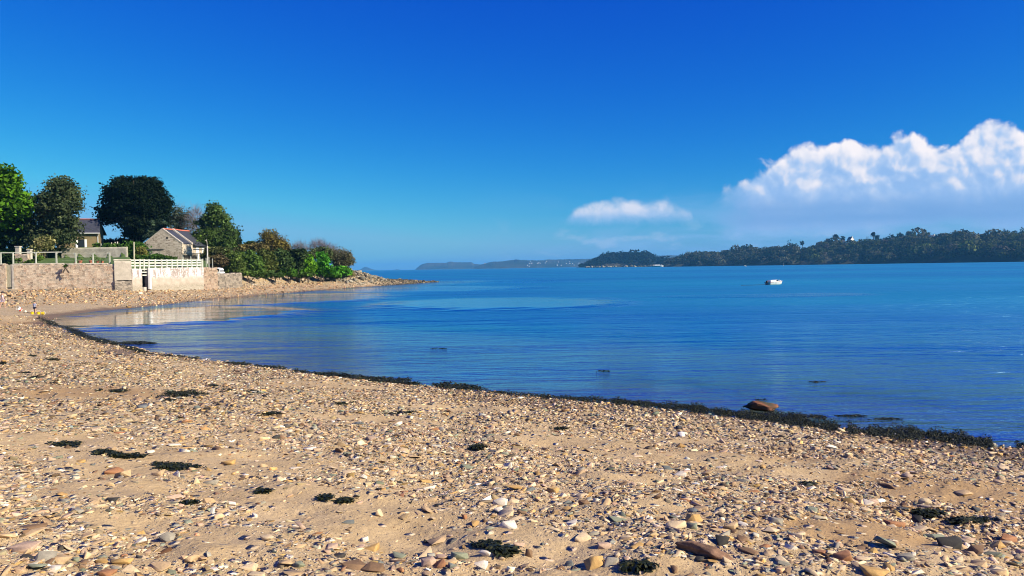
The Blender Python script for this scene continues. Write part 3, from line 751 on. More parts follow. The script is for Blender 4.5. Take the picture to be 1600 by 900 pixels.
def scatter_zone(n, r0, r1, a0, a1):
    r_ = np.sqrt(rng.uniform(r0 ** 2, r1 ** 2, n)); a = np.radians(rng.uniform(a0, a1, n))
    x, y = r_ * np.sin(a), r_ * np.cos(a)
    d = sdist(x, y); k = d > -.35
    return x[k], y[k], d[k]
def build_pebbles():
    SOLO = 225
    # nearest ground: larger, well shaped stones
    x, y, d = scatter_zone(76000, 3.2, 12.5, -42, 42)
    keep = rng.uniform(size=len(x)) < stonyness(x, y) ** 1.3 * .95 + .05
    x, y = x[keep], y[keep]; n = len(x)
    size = np.clip(np.exp(rng.normal(math.log(.033), .62, n)), .011, .19)
    z = height(x, y); i, c = stone_cols(n)
    tilt = np.abs(rng.normal(0, .28, n)); rot = rots(n, rng.uniform(0, 6.28, n), tilt)
    zs = rng.uniform(.35, .95, n)
    pos = np.stack([x, y, z + size * .03], 1)
    # the largest on show become stones of their own
    u, v, w_ = project(pos); shown = size / w_ * ((u > 5) & (u < 1595) & (v < 897) & (v > 300))
    fx = np.array([l[0] for l in LAND]); fy = np.array([l[1] for l in LAND])
    near = np.min(np.hypot(x[:, None] - fx, y[:, None] - fy), axis=1) < .07
    shown = np.where(near, 0, shown)
    order = np.argsort(-shown); solo = order[:SOLO]; rest = np.setdiff1d(np.arange(n), solo)
    rest = rest[~near[rest]]
    scatter_mesh('gravel', HI, pos[rest], size[rest], rot[rest], c[rest], M['stone'], zs[rest])
    o = bpy.context.scene.objects['gravel']; tag(o, 'small angular stones and chips strewn over the near sand', 'gravel', kind='stuff')
    names = dict(cream='cream', tan='tan', white='whitish', pink='pinkish', grey='grey', ochre='ochre yellow', brown='brown', greenish='grey green', slate='blue grey', dark='blackish', rust='rust red')
    seen = {}
    meshes = {}
    for k in solo:
        s_ = int(rng.integers(0, len(HI))); key = (s_, PN[i[k]])
        if key not in meshes:
            V, Fc = HI[s_]; ob = npmesh('beach_stone', V, Fc, M['stone'], cols=np.tile(PC[i[k]], (len(V), 1))); meshes[key] = ob.data
        else:
            ob = bpy.data.objects.new('beach_stone', meshes[key]); COL.objects.link(ob)
        ob.location = pos[k]; ob.rotation_euler = Matrix(rot[k].tolist()).to_euler(); ob.scale = (size[k], size[k], size[k] * zs[k])
        # words that tell it apart
        dd = np.hypot(fx - x[k], fy - y[k]); o_ = np.argsort(dd)
        flat = 'flat' if (HI[s_][0][:, 2].max() - HI[s_][0][:, 2].min()) * zs[k] < .4 else 'thick'
        done = False
        for j in o_[:6]:
            uu, vv, _ = project(np.array([LAND[j][0], LAND[j][1], z[k]])); du, dv = u[k] - uu, v[k] - vv
            rel = ('right of' if du > 0 else 'left of') if abs(du) > 1.6 * abs(dv) else ('in front of' if dv > 0 else 'behind')
            ph = ' '.join(LAND[j][2].split()[:7])
            while ph.split()[-1] in ('on', 'the', 'with', 'a', 'in', 'at', 'of', 'and', 'beside', 'near', 'above', 'below', 'behind', 'left', 'right', 'just', 'between', 'touching', 'bare', 'its'):
                ph = ' '.join(ph.split()[:-1])
            for nr in ('', 'small ' if size[k] < .09 else 'large '):
                lab = f'{nr}{flat} {names[PN[i[k]]]} stone {rel} the {ph}'
                if lab not in seen and len(lab.split()) <= 16: done = True; break
            if done: break
        seen[lab] = 1
        tag(ob, lab, 'stone', 'loose stones on the near beach')
    # further ground
    sets = [('shingle', MID, 85000, 12.5, 26, -42, 40, .055, .45), ('distant_shingle', LOW, 110000, 26, 64, -40, 10, .080, .42)]
    for nm, shp, cnt, r0, r1, a0, a1, sm, sg in sets:
        x, y, d = scatter_zone(cnt, r0, r1, a0, a1)
        keep = (rng.uniform(size=len(x)) < stonyness(x, y) * .9 + .05) & (d > -.25)
        x, y = x[keep], y[keep]; n = len(x)
        size = np.clip(np.exp(rng.normal(math.log(sm), sg, n)), sm * .45, sm * 3.2); z = height(x, y); _, c = stone_cols(n)
        scatter_mesh(nm, shp, np.stack([x, y, z + size * .06], 1), size, rots(n, rng.uniform(0, 6.28, n), np.abs(rng.normal(0, .30, n))), c, M['stone'], rng.uniform(.3, .85, n))
        tag(bpy.context.scene.objects[nm], 'carpet of pale angular shingle further down the beach' if nm == 'shingle' else 'pale shingle of the curving beach towards the bay corner', 'shingle', kind='stuff')
    # far side of the bay, below the walls
    n0 = 60000; t = rng.uniform(0, 1, n0)
    y = rng.uniform(60, 150, n0); x = rng.uniform(-70, -22, n0); d = sdist(x, y)
    kid = ((x + 40) ** 2 / 60 + (y - 60) ** 2 / 30) < 1
    keep = (d > -.2) & (d < 17) & (rng.uniform(size=n0) < .35 + .06 * d) & ~((d < 5) & (y < 68))
    x, y, d = x[keep], y[keep], d[keep]; n = len(x); z = height(x, y); _, c = stone_cols(n); c *= np.array([1.0, .93, .88])
    size = np.clip(np.exp(rng.normal(math.log(.15), .5, n)), .07, .6)
    scatter_mesh('far_shingle', LOW, np.stack([x, y, z + size * .06], 1), size, rots(n, rng.uniform(0, 6.28, n), np.abs(rng.normal(0, .25, n))), c, M['stone'], rng.uniform(.6, 1.1, n))
    tag(bpy.context.scene.objects['far_shingle'], 'rocky shingle below the sea walls on the far side of the bay', 'shingle', kind='stuff')
    # rocks of the knoll and the dark tail of the spit
    def rocks(nm, n0, xr, yr, cond, sm, cols, lab, zs=(0.7, 1.6)):
        x = rng.uniform(*xr, n0); y = rng.uniform(*yr, n0); d = sdist(x, y); k = cond(x, y, d); x, y = x[k], y[k]; n = len(x)
        size = np.clip(np.exp(rng.normal(math.log(sm), .45, n)), sm * .4, sm * 3)
        ci = rng.integers(0, len(cols), n); c = np.array(cols)[ci] * rng.uniform(.8, 1.2, (n, 1))
        scatter_mesh(nm, MID, np.stack([x, y, height(x, y) + size * .12], 1), size, rots(n, rng.uniform(0, 6.28, n), np.abs(rng.normal(0, .4, n))), c, M['rock'], rng.uniform(*zs, n))
        tag(bpy.context.scene.objects[nm], lab, 'rocks', kind='stuff')
    rocks('knoll_rocks', 2200, (-40, -22), (138, 160), lambda x, y, d: (((x + 30.5) / 7) ** 2 + ((y - 149) / 9) ** 2 < 1) & (d > 2.0), .42,
          [(.22, .20, .15), (.28, .25, .19), (.15, .14, .11), (.33, .29, .22)], 'tumbled grey rocks of the knoll at the end of the green point')
    rocks('spit_rocks', 9000, (-34, -15), (146, 186), lambda x, y, d: (d > -.3) & (x > -30), .24,
          [(.05, .05, .04), (.10, .09, .07), (.22, .19, .14), (.07, .065, .04)], 'low dark weedy rocks trailing off the end of the spit', (.6, 1.3))
    rocks('bank_rocks', 2400, (-45, -26), (100, 146), lambda x, y, d: (d > 9.2) & (d < 11.8), .42,
          [(.42, .35, .27), (.30, .25, .19), (.20, .17, .13), (.50, .43, .34)], 'broken rocks along the foot of the bushy bank', (.5, 1.3))
build_pebbles()

# ------------------------------------------------------------------ seaweed
def weed_mesh(name, pts, length, h, parent=None, loc=None):
    """curled ribbons of wrack lying on the given points"""
    n = len(pts); seg = 4
    a = rng.uniform(0, 6.28, n); L = length * rng.uniform(.4, 1.1, n); wd = L * rng.uniform(.18, .42, n)
    cur = rng.normal(0, 1.1, n); V = np.zeros((n, seg + 1, 2, 3)); p = np.array(pts, float).copy(); p[:, 2] += rng.uniform(0, h, n) ** 1.0
    lift = rng.uniform(-.2, 1.0, n) * h; tw = rng.uniform(-.75, .75, n)
    for k in range(seg + 1):
        t = k / seg; ang = a + cur * t
        if k: p[:, 0] += np.cos(ang) * L / seg; p[:, 1] += np.sin(ang) * L / seg
        zc = np.sin(t * np.pi) * lift
        sx, sy = -np.sin(ang), np.cos(ang); ww = wd * (1 - .5 * abs(t - .4)); rl = tw * (t + .3)
        for q, sg in enumerate((-1, 1)):
            V[:, k, q, 0] = p[:, 0] + sg * sx * ww / 2 * np.cos(rl); V[:, k, q, 1] = p[:, 1] + sg * sy * ww / 2 * np.cos(rl)
            V[:, k, q, 2] = p[:, 2] + zc + sg * ww / 2 * np.sin(rl) + .004
    base = (np.arange(n) * (seg + 1) * 2)[:, None]; k = np.arange(seg)[None]
    Fq = np.stack([base + 2 * k, base + 2 * k + 1, base + 2 * k + 3, base + 2 * k + 2], -1).reshape(-1, 4)
    return npmesh(name, V.reshape(-1, 3), Fq, M['weed'], parent=parent, loc=loc)
WEED = [ # px, py, w, h, label
 (285, 617, 66, 15, 'largest black seaweed heap with a small stone on it, at left below the water'),
 (262, 626, 30, 4, 'thin seaweed strand under the largest heap'),
 (102, 695, 38, 11, 'ragged seaweed tuft on the sand nearest the left edge'),
 (162, 708, 40, 6, 'long thin end of the black seaweed streak in the left foreground'),
 (182, 712, 34, 9, 'thick middle of the black seaweed streak in the left foreground'),
 (210, 714, 34, 7, 'right hand clump of the black seaweed streak in the left foreground'),
 (271, 730, 58, 15, 'dense black seaweed mat on the sand above a square white stone'),
 (411, 769, 20, 6, 'small seaweed scrap on sand left of centre'),
 (297, 787, 18, 5, 'smallest seaweed scrap on the left sand patch'),
 (423, 647, 26, 6, 'small seaweed tuft left of centre near the top of the beach'),
 (536, 631, 28, 5, 'seaweed tuft close below the waterline left of centre'),
 (625, 646, 42, 6, 'flat seaweed strand on the stony beach at centre'),
 (745, 700, 28, 9, 'seaweed tuft at the middle of the beach'),
 (507, 779, 18, 6, 'left one of two small seaweed tufts at centre left'),
 (538, 784, 26, 7, 'right one of two small seaweed tufts at centre left'),
 (1450, 803, 60, 10, 'upper part of the long seaweed trail on brown sand at right'),
 (1512, 815, 76, 8, 'lower part of the long seaweed trail on brown sand at right'),
 (994, 887, 34, 18, 'dark green seaweed tuft at the bottom edge right of centre'),
 (762, 853, 34, 10, 'curved seaweed strand wrapped round a small stone'),
 (785, 862, 40, 14, 'trailing seaweed running down right from the white oval stone'),
 (186, 611, 40, 5, 'seaweed streak left of the largest heap'),
 (333, 603, 22, 4, 'thin seaweed scrap up right of the largest heap'),
 (355, 610, 18, 5, 'small dark seaweed scrap right of the largest heap'),
 (85, 597, 14, 5, 'little seaweed scrap on the left part of the beach'),
 (40, 583, 16, 4, 'short seaweed scrap left of the double one'),
 (53, 590, 24, 5, 'double seaweed scrap near the left edge'),
 (83, 562, 20, 5, 'seaweed scrap below the bay corner'),
 (50, 556, 14, 4, 'tiny seaweed scrap near the left edge below the bay corner'),
 (5, 568, 12, 5, 'seaweed scrap cut by the left edge'),
 (155, 610, 10, 3, 'dot of seaweed left of the long streak'),
 (395, 612, 26, 4, 'seaweed scrap near the waterline left of centre'),
 (1264, 757, 18, 5, 'dark seaweed scrap among stones on the right'),
 (875, 670, 24, 5, 'seaweed scrap among pale stones at centre right'),
]
def build_weed():
    for px, py, w_, h_, lab in WEED:
        n = int(min(900, 40 + w_ * h_ * 1.1)); a = rng.uniform(0, 6.28, n); q = rng.uniform(0, 1, n) ** .6 * (.8 + .35 * np.sin(a * 2 + px) + .28 * np.sin(a * 5 + py)); q = np.where(rng.uniform(0, 1, n) < .04, q * 1.3, q)
        P = ground_at(px + np.cos(a) * q * w_ / 2, py + np.sin(a) * q * h_ / 2 * .8)
        P[:, 2] = height(P[:, 0], P[:, 1]); D = P[:, 1].mean(); c = P.mean(0); c[2] = P[:, 2].min()
        sz = max(.045, 3.6 * D / F)
        o = weed_mesh('seaweed_clump', P, sz * 1.5, max(.015, min(.05, h_ * D / F * .16)), loc=c)
        tag(o, lab, 'seaweed', 'clumps of seaweed lying on the beach')
    seg = [((60, 500), (82, 508), 4, 500), ((75, 505), (130, 523), 6, 1100), ((105, 520), (165, 537), 7, 1300), ((160, 534), (228, 553), 5, 1000), ((235, 556), (312, 563), 2, 260), ((350, 569), (388, 571), 3, 260),
           ((398, 573), (445, 578), 3, 260), ((460, 582), (505, 588), 3, 330), ((500, 586), (555, 592), 5, 900), ((548, 592), (640, 596), 4, 700), ((580, 598), (655, 602), 3, 450),
           ((676, 603), (762, 611), 6, 1100), ((760, 614), (850, 621), 4, 800), ((845, 621), (1000, 632), 6, 2600), ((960, 630), (1100, 641), 8, 3300), ((1080, 640), (1195, 655), 9, 3700),
           ((1190, 652), (1310, 672), 14, 5200), ((1230, 650), (1290, 655), 5, 700), ((1325, 676), (1440, 684), 16, 5000), ((1420, 678), (1550, 696), 13, 5000), ((1590, 697), (1640, 703), 12, 1200)]
    allp = []
    for (x0, y0), (x1, y1), h_, n in seg:
        t = rng.uniform(0, 1, n); clump = .5 + .5 * np.sin(t * (x1 - x0) / 9 + rng.uniform(0, 6)) * np.sin(t * (x1 - x0) / 23 + 1)
        j = rng.normal(0, .36, n) * h_ * (.4 + clump); px = x0 + (x1 - x0) * t; py = y0 + (y1 - y0) * t + j
        kk = (clump > .22) | (rng.uniform(0, 1, n) < .35); px, py = px[kk], py[kk]; P = atz(px, py - 1.5, 0.01); P[:, 2] = np.maximum(height(P[:, 0], P[:, 1]), 0.0) + .005; allp.append(P)
    P = np.concatenate(allp); L = 3.0 * P[:, 1] / F
    near = P[:, 1] < 19
    o = weed_mesh('seaweed_line', P[near], .06, .026); tag(o, 'thick band of dark bladder wrack along the near waterline', 'seaweed', kind='stuff')
    o = weed_mesh('seaweed_line', P[~near], .13, .03); tag(o, 'thin dark wrack line along the curving waterline on the left', 'seaweed', kind='stuff')
    fl = [(213, 536, 62, 5, 600, 'dark patch of seaweed floating in the corner of the bay'), (685, 545, 30, 1.4, 34, 'thin streak of floating seaweed farthest out at centre'),
          (940, 580, 18, 1.6, 26, 'floating seaweed right of centre off the beach'), (1275, 597, 22, 1.6, 34, 'floating seaweed tuft out in the water at right'),
          (1190, 625, 22, 1.3, 22, 'faint seaweed afloat above the boulder'), (1330, 650, 44, 2.4, 150, 'seaweed streak in the shallows right of the boulder'), (1385, 655, 50, 2.4, 140, 'seaweed streak in the shallows above the thick wrack band')]
    for px, py, w_, h_, n, lab in fl:
        a = rng.uniform(0, 6.28, n); q = np.sqrt(rng.uniform(0, 1, n))
        P = atz(px + np.cos(a) * q * w_ / 2 * (1 + .2 * np.sin(3 * a)), py + np.sin(a) * q * h_ / 2, 0.0); c = P.mean(0)
        o = weed_mesh('floating_seaweed', P, .10 * P[:, 1].mean() / 18, .010, loc=c); tag(o, lab, 'seaweed', 'patches of seaweed afloat in the bay')
build_weed()

# ------------------------------------------------------------------ the walls and the garden on the left
WLD = [(-260, 83), (0, 85), (200, 88), (240, 92), (318, 100), (350, 106), (378, 112), (480, 134)]
def wdep(px): return float(np.interp(px, [a for a, _ in WLD], [b for _, b in WLD]))
def wpt(px, back=0.0):
    d = wdep(px) + back; x, y = XY(px, d); return x, y
def wall_grid(name, mat, px0, px1, zt0, zt1, zb, thick=.55, parent=None, amp=.035, top=.04, back=0.0, dep=None, step=.22, loc=None):
    """an upright wall with rough faces between two bearings; UV in metres"""
    if dep: a = np.array(XY(px0, dep[0])); b = np.array(XY(px1, dep[1]))
    else: a = np.array(wpt(px0, back)); b = np.array(wpt(px1, back))
    L = np.hypot(*(b - a)); t = (b - a) / L; nrm = np.array([t[1], -t[0]])
    if nrm @ (-a) < 0: nrm = -nrm
    ns = max(2, int(L / step)); H = max(zt0, zt1) - zb; nz = max(2, int(H / step))
    s = np.linspace(0, L, ns + 1); q = np.linspace(0, 1, nz + 1)
    r_ = np.random.default_rng(int(abs(px0) * 7 + abs(px1)))
    topz = zt0 + (zt1 - zt0) * s / L + r_.normal(0, top, ns + 1)
    V = []; UV = []
    prof = [(0, k) for k in q] + [(-thick, 1.0), (-thick, 0.0)]
    for off, k in prof:
        jit = r_.normal(0, amp, ns + 1) * (1 if off == 0 else 0)
        P = a[None] + t[None] * s[:, None] + nrm[None] * (off + jit)[:, None]
        z = zb + (topz - zb) * k
        V.append(np.stack([P[:, 0], P[:, 1], z], 1)); UV.append(np.stack([s, z - (off if off else 0)], 1))
    V = np.array(V); UV = np.array(UV); m_ = len(prof); n1 = ns + 1
    i = np.arange(m_ - 1)[:, None] * n1 + np.arange(ns)[None]
    Fq = np.stack([i, i + 1, i + n1 + 1, i + n1], -1).reshape(-1, 4)
    caps = [[r * n1 + (0 if e == 0 else ns) for r in range(m_)] for e in (0, 1)]
    caps[1] = caps[1][::-1]
    Vf = V.reshape(-1, 3); UVf = UV.reshape(-1, 2)
    # end faces get their own vertices so their pattern is not stretched
    cv = []; cuv = []
    for e in (0, 1):
        for r in caps[e]: cv.append(Vf[r]); cuv.append([(-prof[r // n1][0]) + 5, Vf[r][2]])
    base = len(Vf); Vf = np.concatenate([Vf, cv]); UVf = np.concatenate([UVf, cuv])
    C = np.array([list(range(base, base + m_)), list(range(base + m_, base + 2 * m_))])
    return npmesh(name, Vf, [Fq[:, ::-1], C], mat, uv=UVf, parent=parent)

def G(x, y):
    """height of the garden ground behind the walls"""
    x = np.asarray(x, float); y = np.asarray(y, float); px = 800 + F * x / y
    wd = np.interp(px, [a for a, _ in WLD], [b for _, b in WLD]); b = y - wd
    zl = 4.1 + 1.1 * ss(b, 2, 12) + 1.4 * ((y > 100.2) & (px < 199)) + 1.1 * ss(b, 25, 45)
    zr = 3.5 + 1.5 * ss(b, 3, 18) + 1.6 * ss(b, 32, 50)
    k = ss(px, 204, 208); return zl * (1 - k) + zr * k + .03 * wav(x, y, 5)
def build_garden():
    pxs = np.linspace(-300, 326, 180); bs = np.concatenate([np.linspace(.3, 30, 90), np.linspace(31, 90, 30)])
    PX, B = np.meshgrid(pxs, bs); D = np.interp(PX, [a for a, _ in WLD], [b for _, b in WLD]) + B
    x = (PX - 800) / F * D; y = D; z = G(x, y)
    n = len(pxs); i = np.arange(len(bs) - 1)[:, None] * n + np.arange(n - 1)[None]
    Fq = np.stack([i, i + 1, i + n + 1, i + n], -1).reshape(-1, 4)
    V = np.stack([x.ravel(), y.ravel(), z.ravel()], 1)
    # skirt down at the right hand end
    e = np.arange(len(bs)) * n + n - 1; sk = V[e].copy(); sk[:, 2] = 0.5; off = len(V); V = np.concatenate([V, sk])
    S = np.stack([e[:-1], off + np.arange(len(bs) - 1), off + np.arange(1, len(bs)), e[1:]], -1)
    o = npmesh('garden_ground', V, [Fq, S], M['grass'], smooth=True); tag(o, kind='structure')

    # pink rubble sea wall with its plank gate
    c = wpt(90); w = empty('sea_wall', (c[0], c[1], 1.0), 'long pinkish rubble stone sea wall with a plank gate, left of the grey rendered block', 'sea wall')
    def par(o):
        o.parent = w; o.matrix_parent_inverse = w.matrix_basis.inverted(); return o
    par(wall_grid('wall_face', M['rub_pink'], -260, 9, 4.32, 4.34, .2)); par(wall_grid('wall_face', M['rub_pink'], 22.5, 178.5, 4.3, 4.22, .2))
    for p0, p1, z in ((-260, 8.6, 4.36), (23, 100, 4.32), (100.4, 170, 4.26)):
        a = wpt(p0, .25); b = wpt(p1, .25); mb = MB(); L = math.hypot(b[0] - a[0], b[1] - a[1]); k = int(L / 1.1)
        for q in range(k):
            t0, t1 = q / k + .003, (q + 1) / k - .003; jz = random.uniform(-.02, .02)
            mb.beam((a[0] + (b[0] - a[0]) * t0, a[1] + (b[1] - a[1]) * t0, z + jz), (a[0] + (b[0] - a[0]) * t1, a[1] + (b[1] - a[1]) * t1, z + jz), .66 + random.uniform(-.03, .03), .12)
        par(mb.build('coping', M['coping']))
    ga = wpt(9.3, .2); gb = wpt(20, .2); mb = MB(); nb = 7
    for q in range(nb):
        t0, t1 = (q + .06) / nb, (q + .94) / nb
        p0 = (ga[0] + (gb[0] - ga[0]) * t0, ga[1]); p1 = (ga[0] + (gb[0] - ga[0]) * t1, ga[1])
        mb.box(p0[0], p1[0], p0[1], p0[1] + .04, 1.75, 4.25 + .03 * (q % 2))
    par(mb.build('gate', M['wood_grey']))
    mb = MB(); mb.box(ga[0], gb[0], ga[1] + .05, ga[1] + .11, 3.9, 4.05).box(ga[0], gb[0], ga[1] + .05, ga[1] + .11, 2.0, 2.15)
    par(mb.build('gate_rail', M['wood_grey']))
    mb = MB(); mb.box(gb[0] + .02, gb[0] + .24, ga[1] - .05, ga[1] + .35, .3, 4.3); par(mb.build('gate_post', M['coping']))
    mb = MB(); mb.box(ga[0] - .1, gb[0] + .5, ga[1] - .35, ga[1] + .4, .3, 1.6).box(ga[0], gb[0], ga[1] - .75, ga[1] - .36, .3, 1.35); par(mb.build('step', M['coping']))

    # grey rendered block
    c = wpt(191, -.2); w2 = empty('rendered_block', (c[0], c[1], 1.0), 'smooth grey rendered block standing proud between the pink wall and the white wall', 'wall')
    for o in (wall_grid('plinth', M['rub_grey'], 178.8, 206, 2.3, 2.2, .2, .8, back=-.25), wall_grid('block_face', M['conc'], 178.8, 205.6, 4.55, 4.5, 2.32, .8, amp=.006, top=.006, back=-.15),
              wall_grid('capping', M['coping'], 178, 206, 4.72, 4.68, 4.58, .95, amp=.004, top=.004, back=-.22)):
        o.parent = w2; o.matrix_parent_inverse = w2.matrix_basis.inverted()
    # white painted wall with the dark opening
    c = wpt(262); w3 = empty('white_sea_wall', (c[0], c[1], 1.0), 'white painted sea wall with flaking paint and a narrow dark opening', 'sea wall')
    L = [wall_grid('wall_face', M['flake'], 206.3, 222, 3.62, 3.62, .2, .6, amp=.008, top=.012), wall_grid('wall_face', M['flake'], 232, 318.3, 3.70, 3.72, .2, .6, amp=.008, top=.012)]
    a = wpt(222.2, .3); b = wpt(231.8, .3)
    mb = MB()
    for z in (3.55, 3.2, 2.85): mb.beam((a[0], a[1], z), (b[0], b[1], z), .05, .13)
    L.append(mb.build('opening_slat', M['wood_white']))
    mb = MB(); mb.box(a[0] - .05, b[0] + .05, a[1] + .9, a[1] + 1.0, .3, 3.5); L.append(mb.build('opening_back', M['dark']))
    mb = MB(); mb.box(a[0] - .05, b[0] + .05, a[1] - .25, a[1] + .3, .3, 1.45); L.append(mb.build('sill', M['coping']))
    mb = MB(); a2 = wpt(231.9, -.03); mb.box(a2[0] - .02, a2[0] + .2, a2[1] - .06, a2[1] + .3, 1.2, 3.66); L.append(mb.build('reveal', M['white']))
    for o in L: o.parent = w3; o.matrix_parent_inverse = w3.matrix_basis.inverted()
    o = wall_grid('rubble_wall', M['rub_tan'], 318.8, 340, 3.68, 3.66, .2, .7, amp=.07, top=.06); tag(o, 'rough tan stone wall end, right of the white sea wall', 'wall')
    o = wall_grid('low_wall', M['rub_grey'], 340.5, 378, 2.85, 2.9, .2, .7, amp=.08, top=.06); tag(o, 'low grey stone wall in front of the white car', 'wall')

    # grey green handrail along the pink wall
    c = wpt(80, .3); h = empty('handrail', (c[0], c[1], 4.3), 'thin grey green handrail on posts along the top of the pinkish sea wall', 'railing')
    for k, p in enumerate((-60, -28, 2, 21.5, 57, 89, 119, 146, 172)):
        x, y = wpt(p, .28); mb = MB(); zt = 5.62 if p < 100 else 5.5
        mb.box(x - .065, x + .065, y - .06, y + .06, 3.9, zt)
        if p > 50: mb.beam((x, y, zt - .3), (x + (.22 if k % 2 else -.22), y, zt), .07, .07)
        o = mb.build('post', M['rail']); o.parent = h; o.matrix_parent_inverse = h.matrix_basis.inverted()
    mb = MB(); mb.beam((*wpt(-60, .28), 5.6), (*wpt(98, .28), 5.62), .08, .1); o = mb.build('top_rail', M['rail']); o.parent = h; o.matrix_parent_inverse = h.matrix_basis.inverted()
    mb = MB()
    for z in (4.7, 5.1, 5.45): mb.beam((*wpt(98, .28), z), (*wpt(172, .28), z - .05), .015, .015)
    o = mb.build('wire', M['rail']); o.parent = h; o.matrix_parent_inverse = h.matrix_basis.inverted()

    # white board fence on the white wall
    c = wpt(262, .35); h = empty('board_fence', (c[0], c[1], 3.7), 'pale painted three board fence on top of the white sea wall', 'fence')
    pf = [204.5, 211, 219, 225.5, 233, 243, 253, 261, 269, 277.5, 285, 293, 300, 308, 316]
    zt = lambda p: Z(p, 405.2 + (0.2 if p > 230 else 0), wdep(p) + .35)
    for p in pf:
        x, y = wpt(p, .3); mb = MB(); mb.box(x - .06, x + .06, y - .06, y + .06, 3.4, zt(p) + .04)
        o = mb.build('post', M['wood_white']); o.parent = h; o.matrix_parent_inverse = h.matrix_basis.inverted()
    for k, dz in enumerate((.10, .42, .74)):
        mb = MB()
        for p0, p1 in zip(pf[:-1], pf[1:]):
            mb.beam((*wpt(p0 + .1, .39), zt(p0) - dz), (*wpt(p1 - .1, .39), zt(p1) - dz + random.uniform(-.01, .01)), .03, .15)
        o = mb.build('board', M['wood_white']); o.parent = h; o.matrix_parent_inverse = h.matrix_basis.inverted()

    # terrace wall and bits of garden
    o = wall_grid('terrace_wall', M['concg'], 97, 198, Z(97, 387.5, 100), Z(198, 385.8, 100), 4.6, .5, amp=.01, top=.012, dep=(100, 100)); tag(o, 'long grey concrete terrace wall behind the flower pots', 'wall')
    o = wall_grid('garden_wall', M['rub_pink'], 22, 44, Z(22, 397, 93), Z(44, 397, 93), 4.2, .4, dep=(93, 93)); tag(o, 'short pale garden wall left of the stone gate pillar', 'wall')
    for p, t0, w_, lab in ((47.5, 391, .42, 'stone gate pillar standing in front of the ivy covered tree'), (30, 386, .5, 'taller weathered stone pillar left of the short garden wall')):
        x, y = XY(p, 93.6 if p > 40 else 95); z1 = Z(p, t0, y); mb = MB(); mb.box(x - w_ / 2, x + w_ / 2, y - .2, y + .2, 4.4, z1).box(x - w_ / 2 - .06, x + w_ / 2 + .06, y - .26, y + .26, z1 + .003, z1 + .12)
        tag(mb.build('stone_pillar', M['coping']), lab, 'pillar')
    # arch of rough timber
    x0, y0 = XY(235.8, 104); x1, _ = XY(251.5, 104); zb_ = Z(243, 391, 104)
    h = empty('timber_arch', ((x0 + x1) / 2, y0, 4.6), 'rough timber garden arch standing in front of the stone cottage gable', 'pergola')
    def ch(o): o.parent = h; o.matrix_parent_inverse = h.matrix_basis.inverted()
    for x in (x0, x1): mb = MB(); mb.box(x - .07, x + .07, y0 - .07, y0 + .07, 4.3, zb_ - .08); ch(mb.build('post', M['wood_grey']))
    mb = MB(); mb.beam((x0 - .4, y0, zb_), (x1 + .4, y0, zb_ + .03), .14, .15)
    for q in range(6): xx = x0 - .3 + (x1 - x0 + .6) * q / 5; mb.box(xx - .05, xx + .05, y0 - .5, y0 + .5, zb_ + .08, zb_ + .17)
    ch(mb.build('top_beam', M['wood_dark']))
    for x, s_ in ((x0, 1), (x1, -1)): mb = MB(); mb.beam((x + .06 * s_, y0, zb_ - .55), (x + .4 * s_, y0, zb_ - .08), .07, .08); ch(mb.build('brace', M['wood_grey']))
    # dark boarded shelter
    x0, y0 = XY(285.5, 103.5); x1, _ = XY(311, 103.5); zt_ = Z(298, 396.3, y0)
    h = empty('garden_shelter', ((x0 + x1) / 2, y0, 4.4), 'low dark boarded shelter in front of the cottage side wall', 'shelter')
    mb = MB()
    for q in range(5): mb.box(x0 + .08, x1 - .08, y0 + .02, y0 + .06, zt_ - .95 + q * .17, zt_ - .80 + q * .17)
    ch(mb.build('back_board', M['wood_dark'])); mb = MB(); mb.box(x0 - .05, x1 + .05, y0 - .3, y0 + .5, zt_ - .06, zt_ + .02); ch(mb.build('roof', M['wood_dark']))
    for p in (287, 299, 309.5): x, _ = XY(p, y0); mb = MB(); mb.box(x - .06, x + .06, y0 - .1, y0 - .01, 4.2, zt_ - .3 if p > 290 else zt_ - .1); ch(mb.build('post', M['rail']))
    # wire fence right of it
    h = empty('wire_fence', (*XY(322, 103), 4.0), 'dark wire fence on thin pale posts right of the boarded shelter', 'fence')
    for p in (313, 317.5, 322.5, 327, 332.5): x, y = XY(p, 103.2); mb = MB(); mb.box(x - .04, x + .04, y - .04, y + .04, 2.2, Z(p, 401.5 + (p % 3), y)); ch(mb.build('post', M['rail']))
    mb = MB(); a = XY(312, 103.2); b = XY(334, 103.2)
    for q in range(7): mb.beam((*a, 3.7 + q * .2), (*b, 3.6 + q * .2), .012, .012)
    ch(mb.build('wire', M['wood_dark']))
    # lone poles
    for p, t0, d, rr, mt, lab in ((210.3, 378, 101, .11, 'wood_grey', 'tall wooden pole in front of the ivy bank, left of the cottage'), (199.8, 385.5, 99, .09, 'wood_grey', 'wooden post at the right end of the terrace wall'),
                          (311.5, 356, 122, .05, 'wood_grey', 'thin tall mast beside the cottage roof end'), (175.5, 378.5, 104, .08, 'wood_grey', 'leftmost of three short posts on the terrace behind the concrete wall'),
                          (181, 378, 104, .09, 'coping', 'middle of three short posts on the terrace behind the concrete wall'), (184.8, 377.5, 104, .09, 'coping', 'rightmost of three short posts on the terrace behind the concrete wall'), (159, 380.5, 103, .07, 'rail', 'single short post on the terrace right of the ochre house')):
        x, y = XY(p, d); mb = MB(); mb.tube([(x, y, float(G(x, y)) - .3), (x + .02, y, Z(p, t0, d))], [rr, rr * .85], 7); tag(mb.build('wooden_post', M[mt]), lab, 'post')
